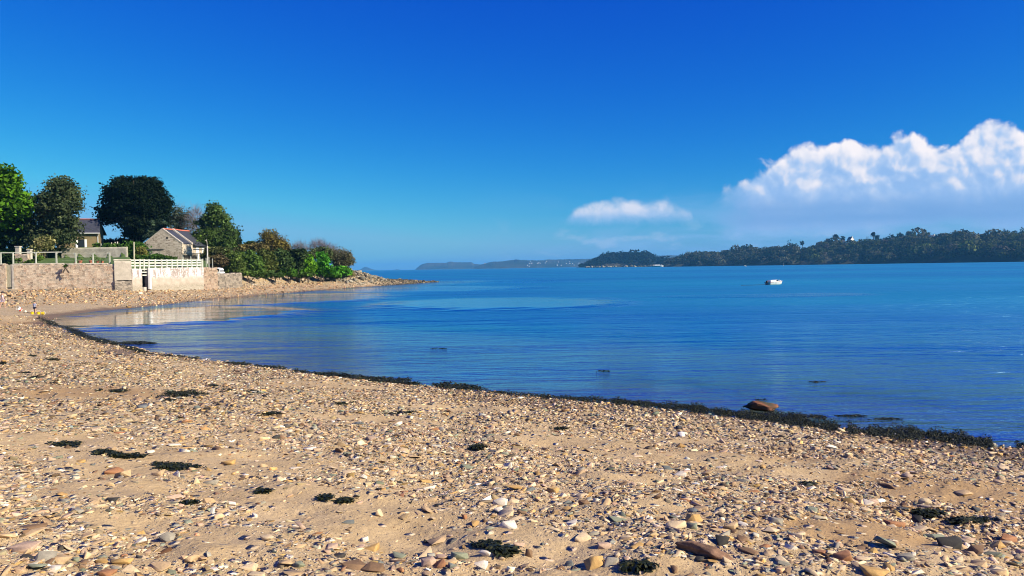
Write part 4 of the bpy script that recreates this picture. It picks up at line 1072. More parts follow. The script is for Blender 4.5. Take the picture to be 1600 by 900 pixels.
    # flower pots
    for k, (p, yy, s_, lab) in enumerate(((126, 405.5, 1.2, 'large terracotta pot with leafy plant, leftmost of the row on the wall'), (143, 405, 1.25, 'terracotta pot with a taller green plant, second in the row'),
                                  (153.5, 406.5, .9, 'small terracotta pot, third in the row on the wall'), (160.5, 406.5, .8, 'smallest terracotta pot with sparse leaves, fourth in the row'), (118, 407, .6, 'tiny terracotta pot beside the largest pot'))):
        x, y = wpt(p, 1.2); zb_ = float(G(x, y)); mb = MB(); r0 = .19 * s_; hh = .34 * s_
        mb.lathe([(r0 * .68, 0), (r0, hh * .85), (r0 * 1.12, hh * .86), (r0 * 1.12, hh), (r0 * .9, hh), (r0 * .88, hh * .93)], k=14)
        e = empty('flower_pot', (x, y, zb_ + .18), lab, 'flower pot', group='terracotta pots along the sea wall top'); o = mb.build('pot', M['terra'], e, smooth=False)
        leaves('plant', [((0, 0, hh + .2 * s_), (.24 * s_, .24 * s_, .22 * s_))], 130, .09, (.06, .12, .02), parent=e, sig=.07, local=True)

# ------------------------------------------------------------------ foliage
def leaves(name, lobes, n, size, col, parent=None, sig=.5, var=.3, shell=.55, local=False, loc=None, aspect=.62, col2=None, per=26, clumpvar=.28, lean=.5):
    """leaf-sized faces gathered in clumps through the crown's volume. lobes: [(centre, radii)]"""
    vol = np.array([r[0] * r[1] * r[2] for _, r in lobes]) ** (2 / 3); vol = vol / vol.sum()
    nc = max(3, n // per); li = rng.choice(len(lobes), nc, p=vol)
    C = np.array([l[0] for l in lobes], float)[li]; Rr = np.array([l[1] for l in lobes], float)[li]
    d = rng.normal(size=(nc, 3)); d /= np.linalg.norm(d, axis=1)[:, None]
    # uneven outline: bumps of the lobe surface
    bump_ = 1 + .10 * np.sin(d[:, 0] * 5 + C[:, 0]) * np.cos(d[:, 2] * 6 + C[:, 2]) + np.clip(rng.normal(0, .05, nc), -.1, .07)
    rad = (shell + (1 - shell) * rng.uniform(0, 1, nc) ** .6) * bump_
    cc = C + d * Rr * rad[:, None]
    cb = np.exp(rng.normal(0, clumpvar, nc)); mixk = np.clip(rng.normal(.4, .35, nc), 0, 1)
    k = rng.integers(0, nc, n); cs = sig * np.exp(rng.normal(0, .3, nc))
    p = cc[k] + np.clip(rng.normal(size=(n, 3)), -1.25, 1.25) * cs[k][:, None] * np.array([1, 1, .75])
    nn = d[k] * .8 + rng.normal(size=(n, 3)) * .75 + np.array([0, 0, lean]); nn /= np.linalg.norm(nn, axis=1)[:, None]
    a = rng.normal(size=(n, 3)); t = np.cross(nn, a); t /= np.linalg.norm(t, axis=1)[:, None]; b = np.cross(nn, t)
    s = size * (1.0 if local else 1.6) * np.exp(np.clip(rng.normal(0, .3, n), -.6, .5))[:, None] * .5
    V = np.stack([p - t * s, p - b * s * aspect, p + t * s, p + b * s * aspect], 1)
    V[:, 1] += nn * s * .15; V[:, 3] += nn * s * .15
    cA = np.array(col); cB = np.array(col2 if col2 is not None else tuple(np.array(col) * np.array([1.5, 1.3, 1.0])))
    cl = (cA[None] * (1 - mixk[k])[:, None] + cB[None] * mixk[k][:, None]) * cb[k][:, None] * np.exp(rng.normal(0, var * .6, (n, 1)))
    Fq = np.arange(n * 4).reshape(-1, 4)
    return npmesh(name, V.reshape(-1, 3), Fq, M['leaf'], parent=parent, cols=np.repeat(np.clip(cl, 0, .6), 4, axis=0), loc=loc)
def twigs(name, lobes, n, length, wid, col, parent=None, loc=None, up=.5):
    vol = np.array([r[0] * r[1] * r[2] for _, r in lobes]); vol = vol / vol.sum(); li = rng.choice(len(lobes), n, p=vol)
    C = np.array([l[0] for l in lobes], float)[li]; Rr = np.array([l[1] for l in lobes], float)[li]
    d = rng.normal(size=(n, 3)); d /= np.linalg.norm(d, axis=1)[:, None]; rad = rng.uniform(.15, .95, n) ** .6
    p = C + d * Rr * rad[:, None]
    g = d + rng.normal(size=(n, 3)) * .45 + np.array([0, 0, up]); g /= np.linalg.norm(g, axis=1)[:, None]
    s = np.cross(g, rng.normal(size=(n, 3))); s /= np.linalg.norm(s, axis=1)[:, None]
    L = length * rng.uniform(.5, 1.3, (n, 1)); w_ = wid * rng.uniform(.6, 1.4, (n, 1)); q = p + g * L; md = p + g * L * .5 + rng.normal(size=(n, 3)) * L * .08
    V = np.stack([p - s * w_ / 2, p + s * w_ / 2, md + s * w_ * .35, md - s * w_ * .35, q + s * w_ * .1, q - s * w_ * .1], 1)
    base = np.arange(n)[:, None] * 6; Fq = np.concatenate([base + np.array([0, 1, 2, 3]), base + np.array([3, 2, 4, 5])])
    c = np.array(col)[None] * np.exp(rng.normal(0, .25, (n, 1)))
    return npmesh(name, V.reshape(-1, 3), Fq, M['leaf'], parent=parent, cols=np.repeat(c, 6, axis=0), loc=loc)
def limbs(mb, base, targets, r0, fork):
    """tapered trunk to the fork and tapering limbs to the targets"""
    b = Vector(base); f = Vector(fork); mid = (b + f) / 2 + Vector((random.uniform(-.1, .1), 0, 0)) * r0 * 3
    mb.tube([b, b + (mid - b) * .3, mid, f], [r0 * 1.35, r0 * 1.05, r0 * .9, r0 * .75], 9)
    for t in targets:
        t = Vector(t); m1 = f + (t - f) * .4 + Vector((random.uniform(-.3, .3), random.uniform(-.3, .3), random.uniform(0, .5))); m2 = f + (t - f) * .72 + Vector((random.uniform(-.3, .3), random.uniform(-.3, .3), .1))
        mb.tube([f, m1, m2, t], [r0 * .55, r0 * .36, r0 * .2, r0 * .05], 6)
        for q in range(3):
            e = m2 + Vector((random.uniform(-1, 1), random.uniform(-1, 1), random.uniform(-.2, 1))) * (t - f).length * .3
            mb.tube([m1 if q == 0 else m2, (m1 + e) / 2 if q == 0 else (m2 + e) / 2, e], [r0 * .2, r0 * .13, r0 * .03], 5)
def plobes(L, depth, thick=1.0, sub=True):
    out = []
    for px, py, rx, ry in [q[:4] for q in L]:
        dd = depth + (random.uniform(-.35, .35) * rx * depth / F) if len(L) > 1 else depth
        c = at(px, py, dd); s_ = dd / F; R3 = np.array([rx * s_, max(rx, ry) * s_ * .85 * thick, ry * s_])
        out.append((tuple(c), tuple(R3 * .80)))
        for _ in range(7 if sub else 0):      # smaller billows round the edge
            d = rng.normal(size=3); d /= np.linalg.norm(d); d[2] = d[2] if d[2] > -.6 else -d[2]
            out.append((tuple(c + d * R3 * .70), tuple(R3 * rng.uniform(.20, .38) * np.array([1.1, 1.1, .8]) + .1)))
    return out
def tree(name, label, cat, L, depth, n, size, col, gz, trunk_px, r0=.35, bark='bark', sig=.55, col2=None, group=None, fork_py=None, bare=None, shell=.5, targets=None, **kw):
    lb = plobes(L, depth); x, y = XY(trunk_px, depth); base = (x, y, gz - .3)
    e = empty(name, (x, y, gz), label, cat, group=group); e_inv = Matrix.Translation((-x, -y, -gz))
    mb = MB(); cz = np.mean([c[2] for c, _ in lb]); fz = Z(trunk_px, fork_py, depth) if fork_py else gz + (cz - gz) * .45
    fc = (x + .1, y, fz); limbs(mb, base, [tuple(np.array(c) + np.array([0, 0, r[2] * .4])) for c, r in lb[::8]], r0, fc)
    o = mb.build('trunk', M[bark], smooth=True); o.parent = e; o.matrix_parent_inverse = e_inv
    if n:
        o = leaves('crown', lb, n, size, col, sig=sig, col2=col2, shell=shell, **kw); o.parent = e; o.matrix_parent_inverse = e_inv
    if bare:
        o = twigs('twigs', lb, *bare); o.parent = e; o.matrix_parent_inverse = e_inv
    return e
def bush(label, L, depth, n, size, col, gz=None, sig=.35, col2=None, cat='bush', name='bush', group=None, bare=None, **kw):
    lb = plobes(L, depth); c = np.mean([q[0] for q in lb[::8]], axis=0); bright = 1.35 if max(col) > .04 else 1.1; col = tuple(v * bright for v in col); col2 = tuple(v * bright for v in col2) if col2 else None; x, y = c[0], c[1]
    if gz is None: gz = float(G(x, y)) if y < 118 and (800 + F * x / y) < 318 else float(height(np.array([x]), np.array([y]))[0])
    sig = min(sig, .6 * float(np.mean([q[1][2] for q in lb[::8]])))
    e = empty(name, (x, y, gz), label, cat, group=group); inv = Matrix.Translation((-x, -y, -gz))
    o = leaves('foliage', lb, n, size, col, sig=sig, col2=col2, shell=.35, **kw); o.parent = e; o.matrix_parent_inverse = inv
    mb = MB()
    for q in range(4):
        t = lb[(q * 8) % len(lb)][0]; mb.tube([(x + random.uniform(-.4, .4), y, gz - .3), ((x + t[0]) / 2, (y + t[1]) / 2, (gz + t[2]) / 2), (t[0] + random.uniform(-.5, .5), t[1], t[2])], [.09, .06, .02], 5)
    o = mb.build('stems', M['bark']); o.parent = e; o.matrix_parent_inverse = inv
    if bare: o = twigs('twigs', lb, *bare); o.parent = e; o.matrix_parent_inverse = inv
    return e
def build_trees():
    g = lambda p, d: float(G(*XY(p, d)))
    tree('broadleaf_tree', 'bright spring green tree cut by the left edge, tallest on the left', 'tree', [(2, 285, 30, 26), (-18, 300, 40, 34), (24, 312, 22, 20), (12, 335, 26, 22), (-40, 330, 40, 40), (30, 325, 18, 12)], 97, 11000, .32, (.055, .14, .008), g(-12, 97), -12, .38, col2=(.11, .24, .012), sig=.6)
    tree('dark_tree', 'shaded dark green tree under and behind the bright spring green one', 'tree', [(2, 352, 34, 22), (20, 372, 24, 18), (-20, 372, 34, 24), (28, 350, 14, 16)], 101, 8000, .28, (.018, .04, .012), g(5, 101), 6, .3, sig=.45, col2=(.04, .075, .02))
    tree('ivy_clad_tree', 'rounded grey green tree with ivy covered trunk, left of the ochre house', 'tree', [(92, 308, 30, 26), (72, 325, 30, 26), (106, 326, 24, 24), (66, 350, 28, 24), (100, 352, 28, 24), (84, 372, 34, 20), (60, 378, 18, 16), (96, 292, 18, 14)], 99, 20000, .20, (.036, .058, .024), g(70, 99), 70, .42, sig=.5, col2=(.09, .11, .05), fork_py=372)
    bush('ivy climbing the leaning trunk at the foot of the rounded grey green tree', [(64, 388, 9, 14), (72, 380, 8, 12)], 96, 2200, .16, (.12, .13, .045), col2=(.2, .18, .08), name='ivy', cat='ivy')
    tree('yew_tree', 'broad nearly black evergreen on a thick trunk, behind the stone cottage', 'tree', [(212, 300, 44, 22), (180, 312, 26, 18), (245, 312, 20, 22), (212, 325, 50, 24), (170, 332, 16, 12), (166, 343, 13, 7), (240, 338, 22, 20), (208, 345, 26, 22), (250, 325, 14, 16), (196, 290, 22, 11), (228, 288, 22, 10)], 122, 42000, .22, (.005, .012, .006), g(212, 122), 213, 1.0, sig=.5, col2=(.010, .022, .008), fork_py=356, shell=.3, clumpvar=.2)
    bush('dense dark ivy sleeve around the thick trunk of the black evergreen', [(206, 362, 12, 16), (220, 362, 13, 18), (213, 350, 22, 12)], 121, 9000, .2, (.007, .014, .007), gz=g(212, 121), col2=(.012, .022, .009), name='ivy', cat='ivy')
    tree('cedar_tree', 'small layered conifer between the black evergreen and the cottage roof', 'tree', [(246, 350, 14, 3), (242, 357, 16, 3.2), (248, 364, 16, 3.2), (240, 371, 18, 4), (250, 378, 14, 4)], 119, 4500, .2, (.03, .055, .035), g(243, 119), 244, .2, sig=.22, col2=(.06, .09, .055))
    tree('pale_leaved_tree', 'thin blue green tree behind the cottage roof, sky showing through', 'tree', [(282, 333, 15, 13), (272, 345, 12, 10), (290, 348, 14, 12), (280, 360, 18, 10)], 128, 2300, .2, (.06, .085, .05), g(281, 128), 282, .2, sig=.5, col2=(.09, .11, .07), bare=(450, 1.3, .035, (.16, .14, .14)))
    tree('bare_birch', 'bare purplish twigged birch between two leafy trees behind the cottage', 'tree', [(306, 340, 11, 14), (310, 355, 14, 14), (300, 350, 8, 10)], 126, 350, .14, (.07, .09, .04), g(307, 126), 307, .16, bark='birch', sig=.5, bare=(900, 1.4, .03, (.26, .20, .22)))
    tree('leafy_tree', 'large mixed green tree right of the cottage with a rounded shoulder', 'tree', [(334, 334, 15, 16), (345, 350, 18, 16), (325, 352, 16, 16), (352, 366, 20, 14), (330, 372, 22, 18), (316, 372, 14, 14), (350, 384, 18, 12), (322, 388, 16, 12)], 121, 16000, .22, (.048, .09, .024), 3.2, 328, .28, sig=.5, col2=(.10, .16, .04), fork_py=368, bare=(900, 1.2, .03, (.14, .12, .10)))
    tree('white_trunk_birch', 'white barked birch trunk leaning in front of the mixed green tree', 'tree', [(318, 372, 8, 6), (326, 366, 7, 6)], 113, 600, .16, (.05, .09, .02), 3.4, 324, .12, bark='birch', sig=.4, fork_py=384)
    tree('dark_pine', 'narrow dark pine at the right shoulder of the mixed green tree', 'tree', [(366, 368, 7, 7), (370, 377, 6, 5), (362, 377, 8, 7)], 127, 2600, .2, (.012, .028, .016), 3.6, 365, .18, sig=.35)
    B = [ # label, lobes, depth, n, col, col2
     ('dark hedge running behind the terrace posts, right of the ochre house', [(152, 381, 10, 5), (168, 380, 12, 5), (185, 380, 12, 5), (200, 381, 10, 5)], 128, 5200, (.008, .014, .008), (.015, .024, .01), 6.6),
     ('low green plants along the top of the terrace wall', [(165, 384, 8, 3), (180, 384.5, 9, 2.5), (152, 384, 5, 2.5)], 103, 1800, (.04, .09, .015), (.08, .14, .03), None),
     ('ivy green bank between the tall pole and the cottage', [(206, 388, 8, 9), (216, 388, 9, 10), (224, 392, 7, 8), (205, 398, 8, 6), (218, 400, 10, 4)], 107, 7500, (.03, .075, .012), (.07, .15, .02), None),
     ('yellow leaved shrub at the left corner of the cottage', [(222, 395, 6, 6), (219, 401, 6, 4)], 106, 2200, (.12, .12, .03), (.22, .2, .06), None),
     ('low green bank under the timber arch', [(240, 403, 16, 4), (262, 404.5, 14, 3), (220, 404, 14, 3)], 103, 4200, (.03, .065, .012), (.06, .12, .02), None),
     ('round dark bush behind the handrail near the left edge', [(9, 403, 9, 8), (14, 408, 7, 5)], 87, 3000, (.012, .03, .008), (.03, .06, .015), None),
     ('small green tufts along the path near the stone pillar', [(28, 407, 7, 3), (48, 410, 9, 2), (62, 404, 5, 3)], 90, 1300, (.05, .1, .015), (.1, .15, .03), None),
     ('fern tuft growing out of the top of the pink wall', [(102, 415.5, 1.3, 1.4)], 85.9, 120, (.05, .10, .02), (.09, .14, .03), 3.6),
     ('purple brown bush beside the white car', [(335, 410, 9, 8), (345, 408, 9, 9)], 116, 4200, (.06, .045, .025), (.10, .08, .04), None),
     ('olive hedge block under the white barked birch', [(336, 394, 14, 7), (350, 396, 10, 6), (328, 402, 10, 7)], 119, 4500, (.05, .06, .02), (.10, .11, .04), None),
     ('rounded mid green bush right of the white car', [(366, 408, 12, 12), (360, 418, 11, 9), (372, 418, 9, 9)], 118, 6500, (.045, .075, .015), (.10, .14, .035), None),
     ('rust brown hedge top behind the green bushes', [(375, 388, 14, 6), (392, 389, 14, 6), (408, 388, 10, 6)], 138, 5200, (.095, .08, .03), (.15, .125, .045), None),
     ('small dark green shrub at the left of the golden tree', [(392, 383, 8, 5), (400, 386, 7, 5)], 140, 1500, (.025, .05, .015), (.05, .08, .02), None),
     ('broad green bush in the middle left of the point', [(386, 402, 14, 11), (397, 413, 14, 12), (380, 420, 12, 9), (404, 424, 12, 6)], 123, 9500, (.045, .085, .016), (.09, .15, .03), None),
     ('dark olive bush next to the broad green one', [(414, 402, 11, 11), (420, 414, 11, 12), (412, 420, 10, 8)], 128, 7000, (.045, .062, .015), (.10, .12, .03), None),
     ('dark green bush below the golden tree', [(436, 402, 13, 12), (432, 418, 12, 12), (446, 414, 12, 12)], 131, 8500, (.022, .045, .014), (.055, .085, .025), None),
     ('nearly black green bush in the centre of the point', [(458, 402, 12, 12), (462, 412, 10, 10), (470, 398, 9, 8)], 134, 6500, (.018, .038, .014), (.045, .07, .022), None),
     ('light green bush low on the bank', [(448, 424, 8, 6), (456, 427, 8, 4)], 131, 2200, (.045, .11, .015), (.08, .18, .02), None),
     ('bright yellow green bush at the middle of the bank', [(478, 410, 11, 11), (474, 421, 12, 9), (486, 418, 9, 10)], 137, 6500, (.05, .14, .008), (.12, .25, .015), None),
     ('vivid green bush on the seaward bank', [(502, 408, 11, 13), (508, 420, 13, 9), (498, 424, 9, 6)], 140, 6500, (.028, .11, .010), (.06, .2, .015), None),
     ('mid green bush behind the vivid green one', [(490, 398, 12, 8), (505, 396, 13, 9)], 146, 4500, (.04, .06, .02), (.08, .10, .04), None),
     ('low bright green bush at the sea end of the bank', [(530, 424, 14, 6), (520, 426, 12, 6), (541, 425, 7, 5)], 144, 5200, (.035, .13, .010), (.08, .24, .015), None),
     ('dry grass tuft between the end bush and the rocks', [(545, 425, 4, 5), (548, 428, 4, 4)], 146, 900, (.16, .15, .07), (.28, .25, .14), None),
    ]
    B += [('low green fringe on the bank right of the low grey wall', [(388, 428, 9, 4), (402, 429, 9, 3.5), (376, 427, 7, 4)], 119, 2600, (.04, .075, .016), (.09, .14, .03), None),
     ('low dark fringe of leaves on the bank left of the middle', [(420, 429.5, 9, 3.5), (434, 430, 9, 3.5)], 126, 2400, (.025, .05, .014), (.06, .10, .025), None),
     ('low olive fringe on the bank under the bright yellow green bush', [(470, 430, 10, 3), (484, 429.5, 9, 3), (458, 430.5, 7, 3)], 134, 2600, (.04, .08, .015), (.08, .15, .025), None),
     ('low vivid green fringe on the bank near the sea end', [(510, 430, 10, 2.6), (526, 429.5, 9, 2.6)], 141, 2400, (.035, .11, .010), (.08, .20, .02), None)]
    for lab, L, d, n, c, c2, gz in B: bush(lab, L, d, int(n * .8), .2 * d / 120 + .02, c, gz=gz, col2=c2, group='bushes and shrubs along the shore')
    tree('golden_tree', 'golden brown budding tree rising above the middle of the point', 'tree', [(420, 374, 14, 12), (436, 382, 16, 12), (408, 386, 12, 10), (425, 392, 24, 10), (446, 394, 10, 8)], 141, 9000, .19, (.11, .095, .022), 4.2, 425, .22, sig=.5, col2=(.20, .16, .035), bare=(1800, 1.3, .035, (.14, .11, .07)))
    tree('bare_tree', 'leafless grey twigged tree right of the golden tree, left one of two', 'tree', [(468, 386, 10, 7), (461, 390, 8, 6), (476, 392, 8, 6)], 152, 0, .1, (.1, .1, .1), 4.2, 468, .12, bare=(900, 1.2, .03, (.20, .16, .16)))
    tree('bare_tree', 'leafless purplish tree above the vivid green bush, right one of two', 'tree', [(497, 385, 12, 8), (508, 388, 10, 7), (488, 389, 8, 6), (520, 390, 8, 5)], 154, 0, .1, (.1, .1, .1), 4.2, 498, .12, bare=(1300, 1.3, .03, (.2, .16, .19)))
    tree('windswept_tree', 'olive brown twiggy tree leaning at the sea end of the point', 'tree', [(528, 399, 16, 11), (540, 404, 12, 10), (515, 397, 12, 8), (546, 408, 7, 8), (534, 413, 14, 7)], 149, 7000, .17, (.10, .105, .045), 3.8, 531, .15, sig=.45, col2=(.16, .15, .08), bare=(1800, 1.1, .03, (.22, .18, .16)))
build_garden(); build_trees()

# ------------------------------------------------------------------ houses
def build_cottage():
    x0, y0 = XY(225.5, 112.2); W_ = 5.65; L = 8.6; zb, ze, zr = 4.5, Z(285, 380, 112), Z(255.5, 357.5, 112)
    e = empty('stone_cottage', (x0 + W_ / 2, y0, 5.0), 'small stone cottage with slate roof and red ridge tiles above the white sea wall', 'cottage', rz=-.03)
    X0, X1, Xm = -W_ / 2, W_ / 2, 0; zb -= 5; ze -= 5; zr -= 5
    mb = MB(); T = .5
    # gable walls and side walls, UV in metres
    def pent(y, s_): mb.add([(X0, y, zb), (X1, y, zb), (X1, y, ze), (Xm, y, zr - .05), (X0, y, ze)], [(0, 1, 2, 3, 4) if s_ > 0 else (4, 3, 2, 1, 0)], uv=[(X0, zb), (X1, zb), (X1, ze), (Xm, zr), (X0, ze)])
    pent(0, 1); pent(L, -1)
    mb.add([(X1, 0, zb), (X1, L, zb), (X1, L, ze), (X1, 0, ze)], [(0, 1, 2, 3)], uv=[(20, zb), (20 + L, zb), (20 + L, ze), (20, ze)])
    mb.add([(X0, 0, zb), (X0, L, zb), (X0, L, ze), (X0, 0, ze)], [(3, 2, 1, 0)], uv=[(40, zb), (40 + L, zb), (40 + L, ze), (40, ze)])
    mb.build('wall', M['rub_gable'], e)
    sl = (zr - ze) / (W_ / 2)
    def slope(sg, ya, yb, over, lift, th=.07):
        xo = Xm + sg * (W_ / 2 + over); zo = zr - sl * (W_ / 2 + over)
        m2 = MB(); V = [(Xm, ya, zr + lift), (Xm, yb, zr + lift), (xo, yb, zo + lift), (xo, ya, zo + lift)]; V += [(a, b, c - th) for a, b, c in V]
        m2.add(V, [(0, 1, 2, 3) if sg < 0 else (3, 2, 1, 0), (7, 6, 5, 4) if sg < 0 else (4, 5, 6, 7), (0, 3, 7, 4), (1, 5, 6, 2), (2, 6, 7, 3), (0, 4, 5, 1)]); return m2
    for sg in (1, -1):
        slope(sg, .28, 3.1, .05, .02).build('roof', M['slate'], e); slope(sg, 3.42, L + .15, .42, .10).build('roof', M['slate'], e)
        m2 = slope(sg, -.03, .29, .08, .13, .17); m2.build('verge_coping', M['coping'], e)
        m2 = slope(sg, 3.1, 3.42, .1, .24, .25); m2.build('verge_coping', M['coping'], e)
    for ya, yb, lf in ((.3, 3.1, .10), (3.44, L + .1, .18)):
        m2 = MB(); k = int((yb - ya) / .45)
        for q in range(k):
            a = ya + (yb - ya) * q / k; b = ya + (yb - ya) * (q + 1) / k - .02; dz = .03 * math.cos(q * 3.1) * .3 - (.10 * math.sin(math.pi * q / k) if ya > 1 else 0) * .6
            m2.add([(Xm - .2, a, zr + lf - .12 + dz), (Xm, a, zr + lf + .06 + dz), (Xm + .2, a, zr + lf - .12 + dz), (Xm - .2, b, zr + lf - .12 + dz), (Xm, b, zr + lf + .06 + dz), (Xm + .2, b, zr + lf - .12 + dz)], [(0, 1, 2), (3, 5, 4), (0, 3, 4, 1), (1, 4, 5, 2), (0, 2, 5, 3)])
        m2.build('ridge', M['ridge'], e)
    # white shuttered door and window on the side
    for ya, yb, z0, z1, nm in ((4.6, 5.5, zb + .5, ze - .35, 'door'), (6.6, 7.4, zb + .5, ze - .3, 'door')):
        m2 = MB(); m2.box(X1 + .01, X1 + .06, ya, yb, z0, z1); m2.build(nm, M['white'], e)
    m2 = MB(); m2.box(X1 + .01, X1 + .04, 3.5, L - .1, zb + .3, zb + 1.5); m2 = MB()
    m2.tube([(X1 + .12, L - .15, zb), (X1 + .12, L - .15, ze - .1)], .05, 6); m2.build('downpipe', M['white'], e)
    m2 = MB(); m2.tube([(X1 + .50, 3.5, ze - .48), (X1 + .50, L + .1, ze - .5)], .06, 6); m2.build('gutter', M['wood_dark'], e)
    m2 = MB(); m2.box(X0 + 3.35, X0 + 3.6, -.03, .03, zr - 1.45, zr - 1.2); m2.build('vent_hole', M['dark'], e)
def build_left_house():
    d = 116; x0, _ = XY(86, d); x1, _ = XY(143, d); zb, ze, zr = 6.2, Z(143, 360.5, d), Z(143, 339.5, d); L = 5.2
    e = empty('ochre_house', ((x0 + x1) / 2, d, 6.4), 'ochre rendered house with dark slate roof partly hidden by the rounded tree', 'house')
    e.rotation_euler = (0, 0, .33); hx = (x1 - x0) / 2; e.location = (x1 - hx * math.cos(.33), d - hx * math.sin(.33) + 2, 6.4)
    X0 = x0 - (x0 + x1) / 2; X1 = -X0; zb -= 6.4; ze -= 6.4; zr -= 6.4; ym = L / 2
    mb = MB(); mb.add([(X0, 0, zb), (X1, 0, zb), (X1, 0, ze), (X0, 0, ze), (X0, L, zb), (X1, L, zb), (X1, L, ze), (X0, L, ze), (X1, ym, zr - .1), (X0, ym, zr - .1)], [(0, 1, 2, 3), (1, 5, 6, 8, 2), (5, 4, 7, 6), (4, 0, 3, 9, 7)])
    mb.build('wall', M['ochre'], e)
    for s_ in (-1, 1):
        yo = ym + s_ * (L / 2 + .35); zo = ze - (zr - ze) / (L / 2) * .35; mb = MB(); V = [(X0 - .2, ym, zr), (X1 - .05, ym, zr), (X1 + .42, yo, zo), (X0 - .2, yo, zo)]; V += [(a, b, c - .12) for a, b, c in V]
        f = [(0, 1, 2, 3), (7, 6, 5, 4), (3, 2, 6, 7), (1, 5, 6, 2), (0, 4, 5, 1), (0, 3, 7, 4)]
        mb.add(V, f if s_ > 0 else [q[::-1] for q in f]); mb.build('roof', M['slate'], e)
    mb = MB(); mb.box(X0, X1 - .05, ym - .12, ym + .12, zr - .02, zr + .1); mb.build('ridge', M['ridge'], e)
    mb = MB(); mb.tube([(X0, -.42, ze - .3), (X1 + .4, -.42, ze - .3)], .07, 6); mb.build('gutter', M['white'], e)
    mb = MB(); mb.tube([(X1 + .3, -.38, ze - .35), (X1 + .05, -.08, ze - .8), (X1 + .05, -.08, zb)], .06, 6); mb.build('downpipe', M['white'], e)
    xa = XY(115.5, d)[0] - (x0 + x1) / 2; xb = XY(124.5, d)[0] - (x0 + x1) / 2; z1 = Z(120, 374, d) - 6.4
    f = MB(); f.box(xa - .08, xb + .08, -.03, .02, zb + .3, z1 + .08).build('window', M['wood_dark'], e); w_ = COL.objects[-1]
    f = MB(); f.box(xa, xb, -.05, -.035, zb + .35, z1).build('pane', M['glass'], w_)
    for a, b in ((xa - .32, xa - .02), (xb + .02, xb + .32)): MB().box(a, b, -.08, -.035, zb + .3, z1 + .04).build('shutter', M['white'], e)
build_cottage(); build_left_house()

# ------------------------------------------------------------------ car behind the low wall
def build_car():
    x1, y = XY(348.3, 112.5); g = float(height(np.array([x1]), np.array([y]))[0]); top = Z(343, 418, y); g = top - 1.62
    e = empty('parked_car', (x1 - 2.05, y, g), 'white car parked behind the low grey wall with only its rear showing', 'car')
    def prof(P, w, name, mat, b=.04, par=e):
        me = MB(); n = len(P); me.add([(x, -w, z) for x, z in P] + [(x, w, z) for x, z in P], [tuple(range(n)), tuple(range(2 * n - 1, n - 1, -1))] + [((i + 1) % n, i, n + i, n + (i + 1) % n) for i in range(n)])
        return me.build(name, mat, par, bevel=b)
    prof([(-2.05, .3), (2.03, .3), (2.05, .8), (1.98, 1.02), (-1.1, 1.0), (-1.95, .85), (-2.05, .6)], .83, 'body', M['white'], .08)
    prof([(-.95, 1.0), (1.95, 1.02), (1.82, 1.42), (-.35, 1.42)], .76, 'window', M['glass'], .03)
    prof([(-.42, 1.40), (1.86, 1.40), (1.72, 1.55), (1.2, 1.62), (.1, 1.62), (-.3, 1.53)], .78, 'roof', M['white'], .05)
    for x in (-.9, .55, 1.85): prof([(x - .05, 1.0), (x + .05, 1.0), (x + (.03 if x > 0 else .5), 1.42), (x - (.07 if x > 0 else -.4), 1.42)], .775, 'pillar', M['white'], 0)
    for x in (-1.3, 1.25):
        for s_ in (-1, 1):
            m_ = MB(); V = []; k = 16
            for yy in (-.1, .1): V += [(x + .31 * math.cos(t), s_ * .74 + yy, .31 + .31 * math.sin(t)) for t in [2 * math.pi * j / k for j in range(k)]]
            m_.add(V, [tuple(range(k)), tuple(range(2 * k - 1, k - 1, -1))] + [((j + 1) % k, j, k + j, k + (j + 1) % k) for j in range(k)]); m_.build('wheel', M['dark'], e)
build_car()

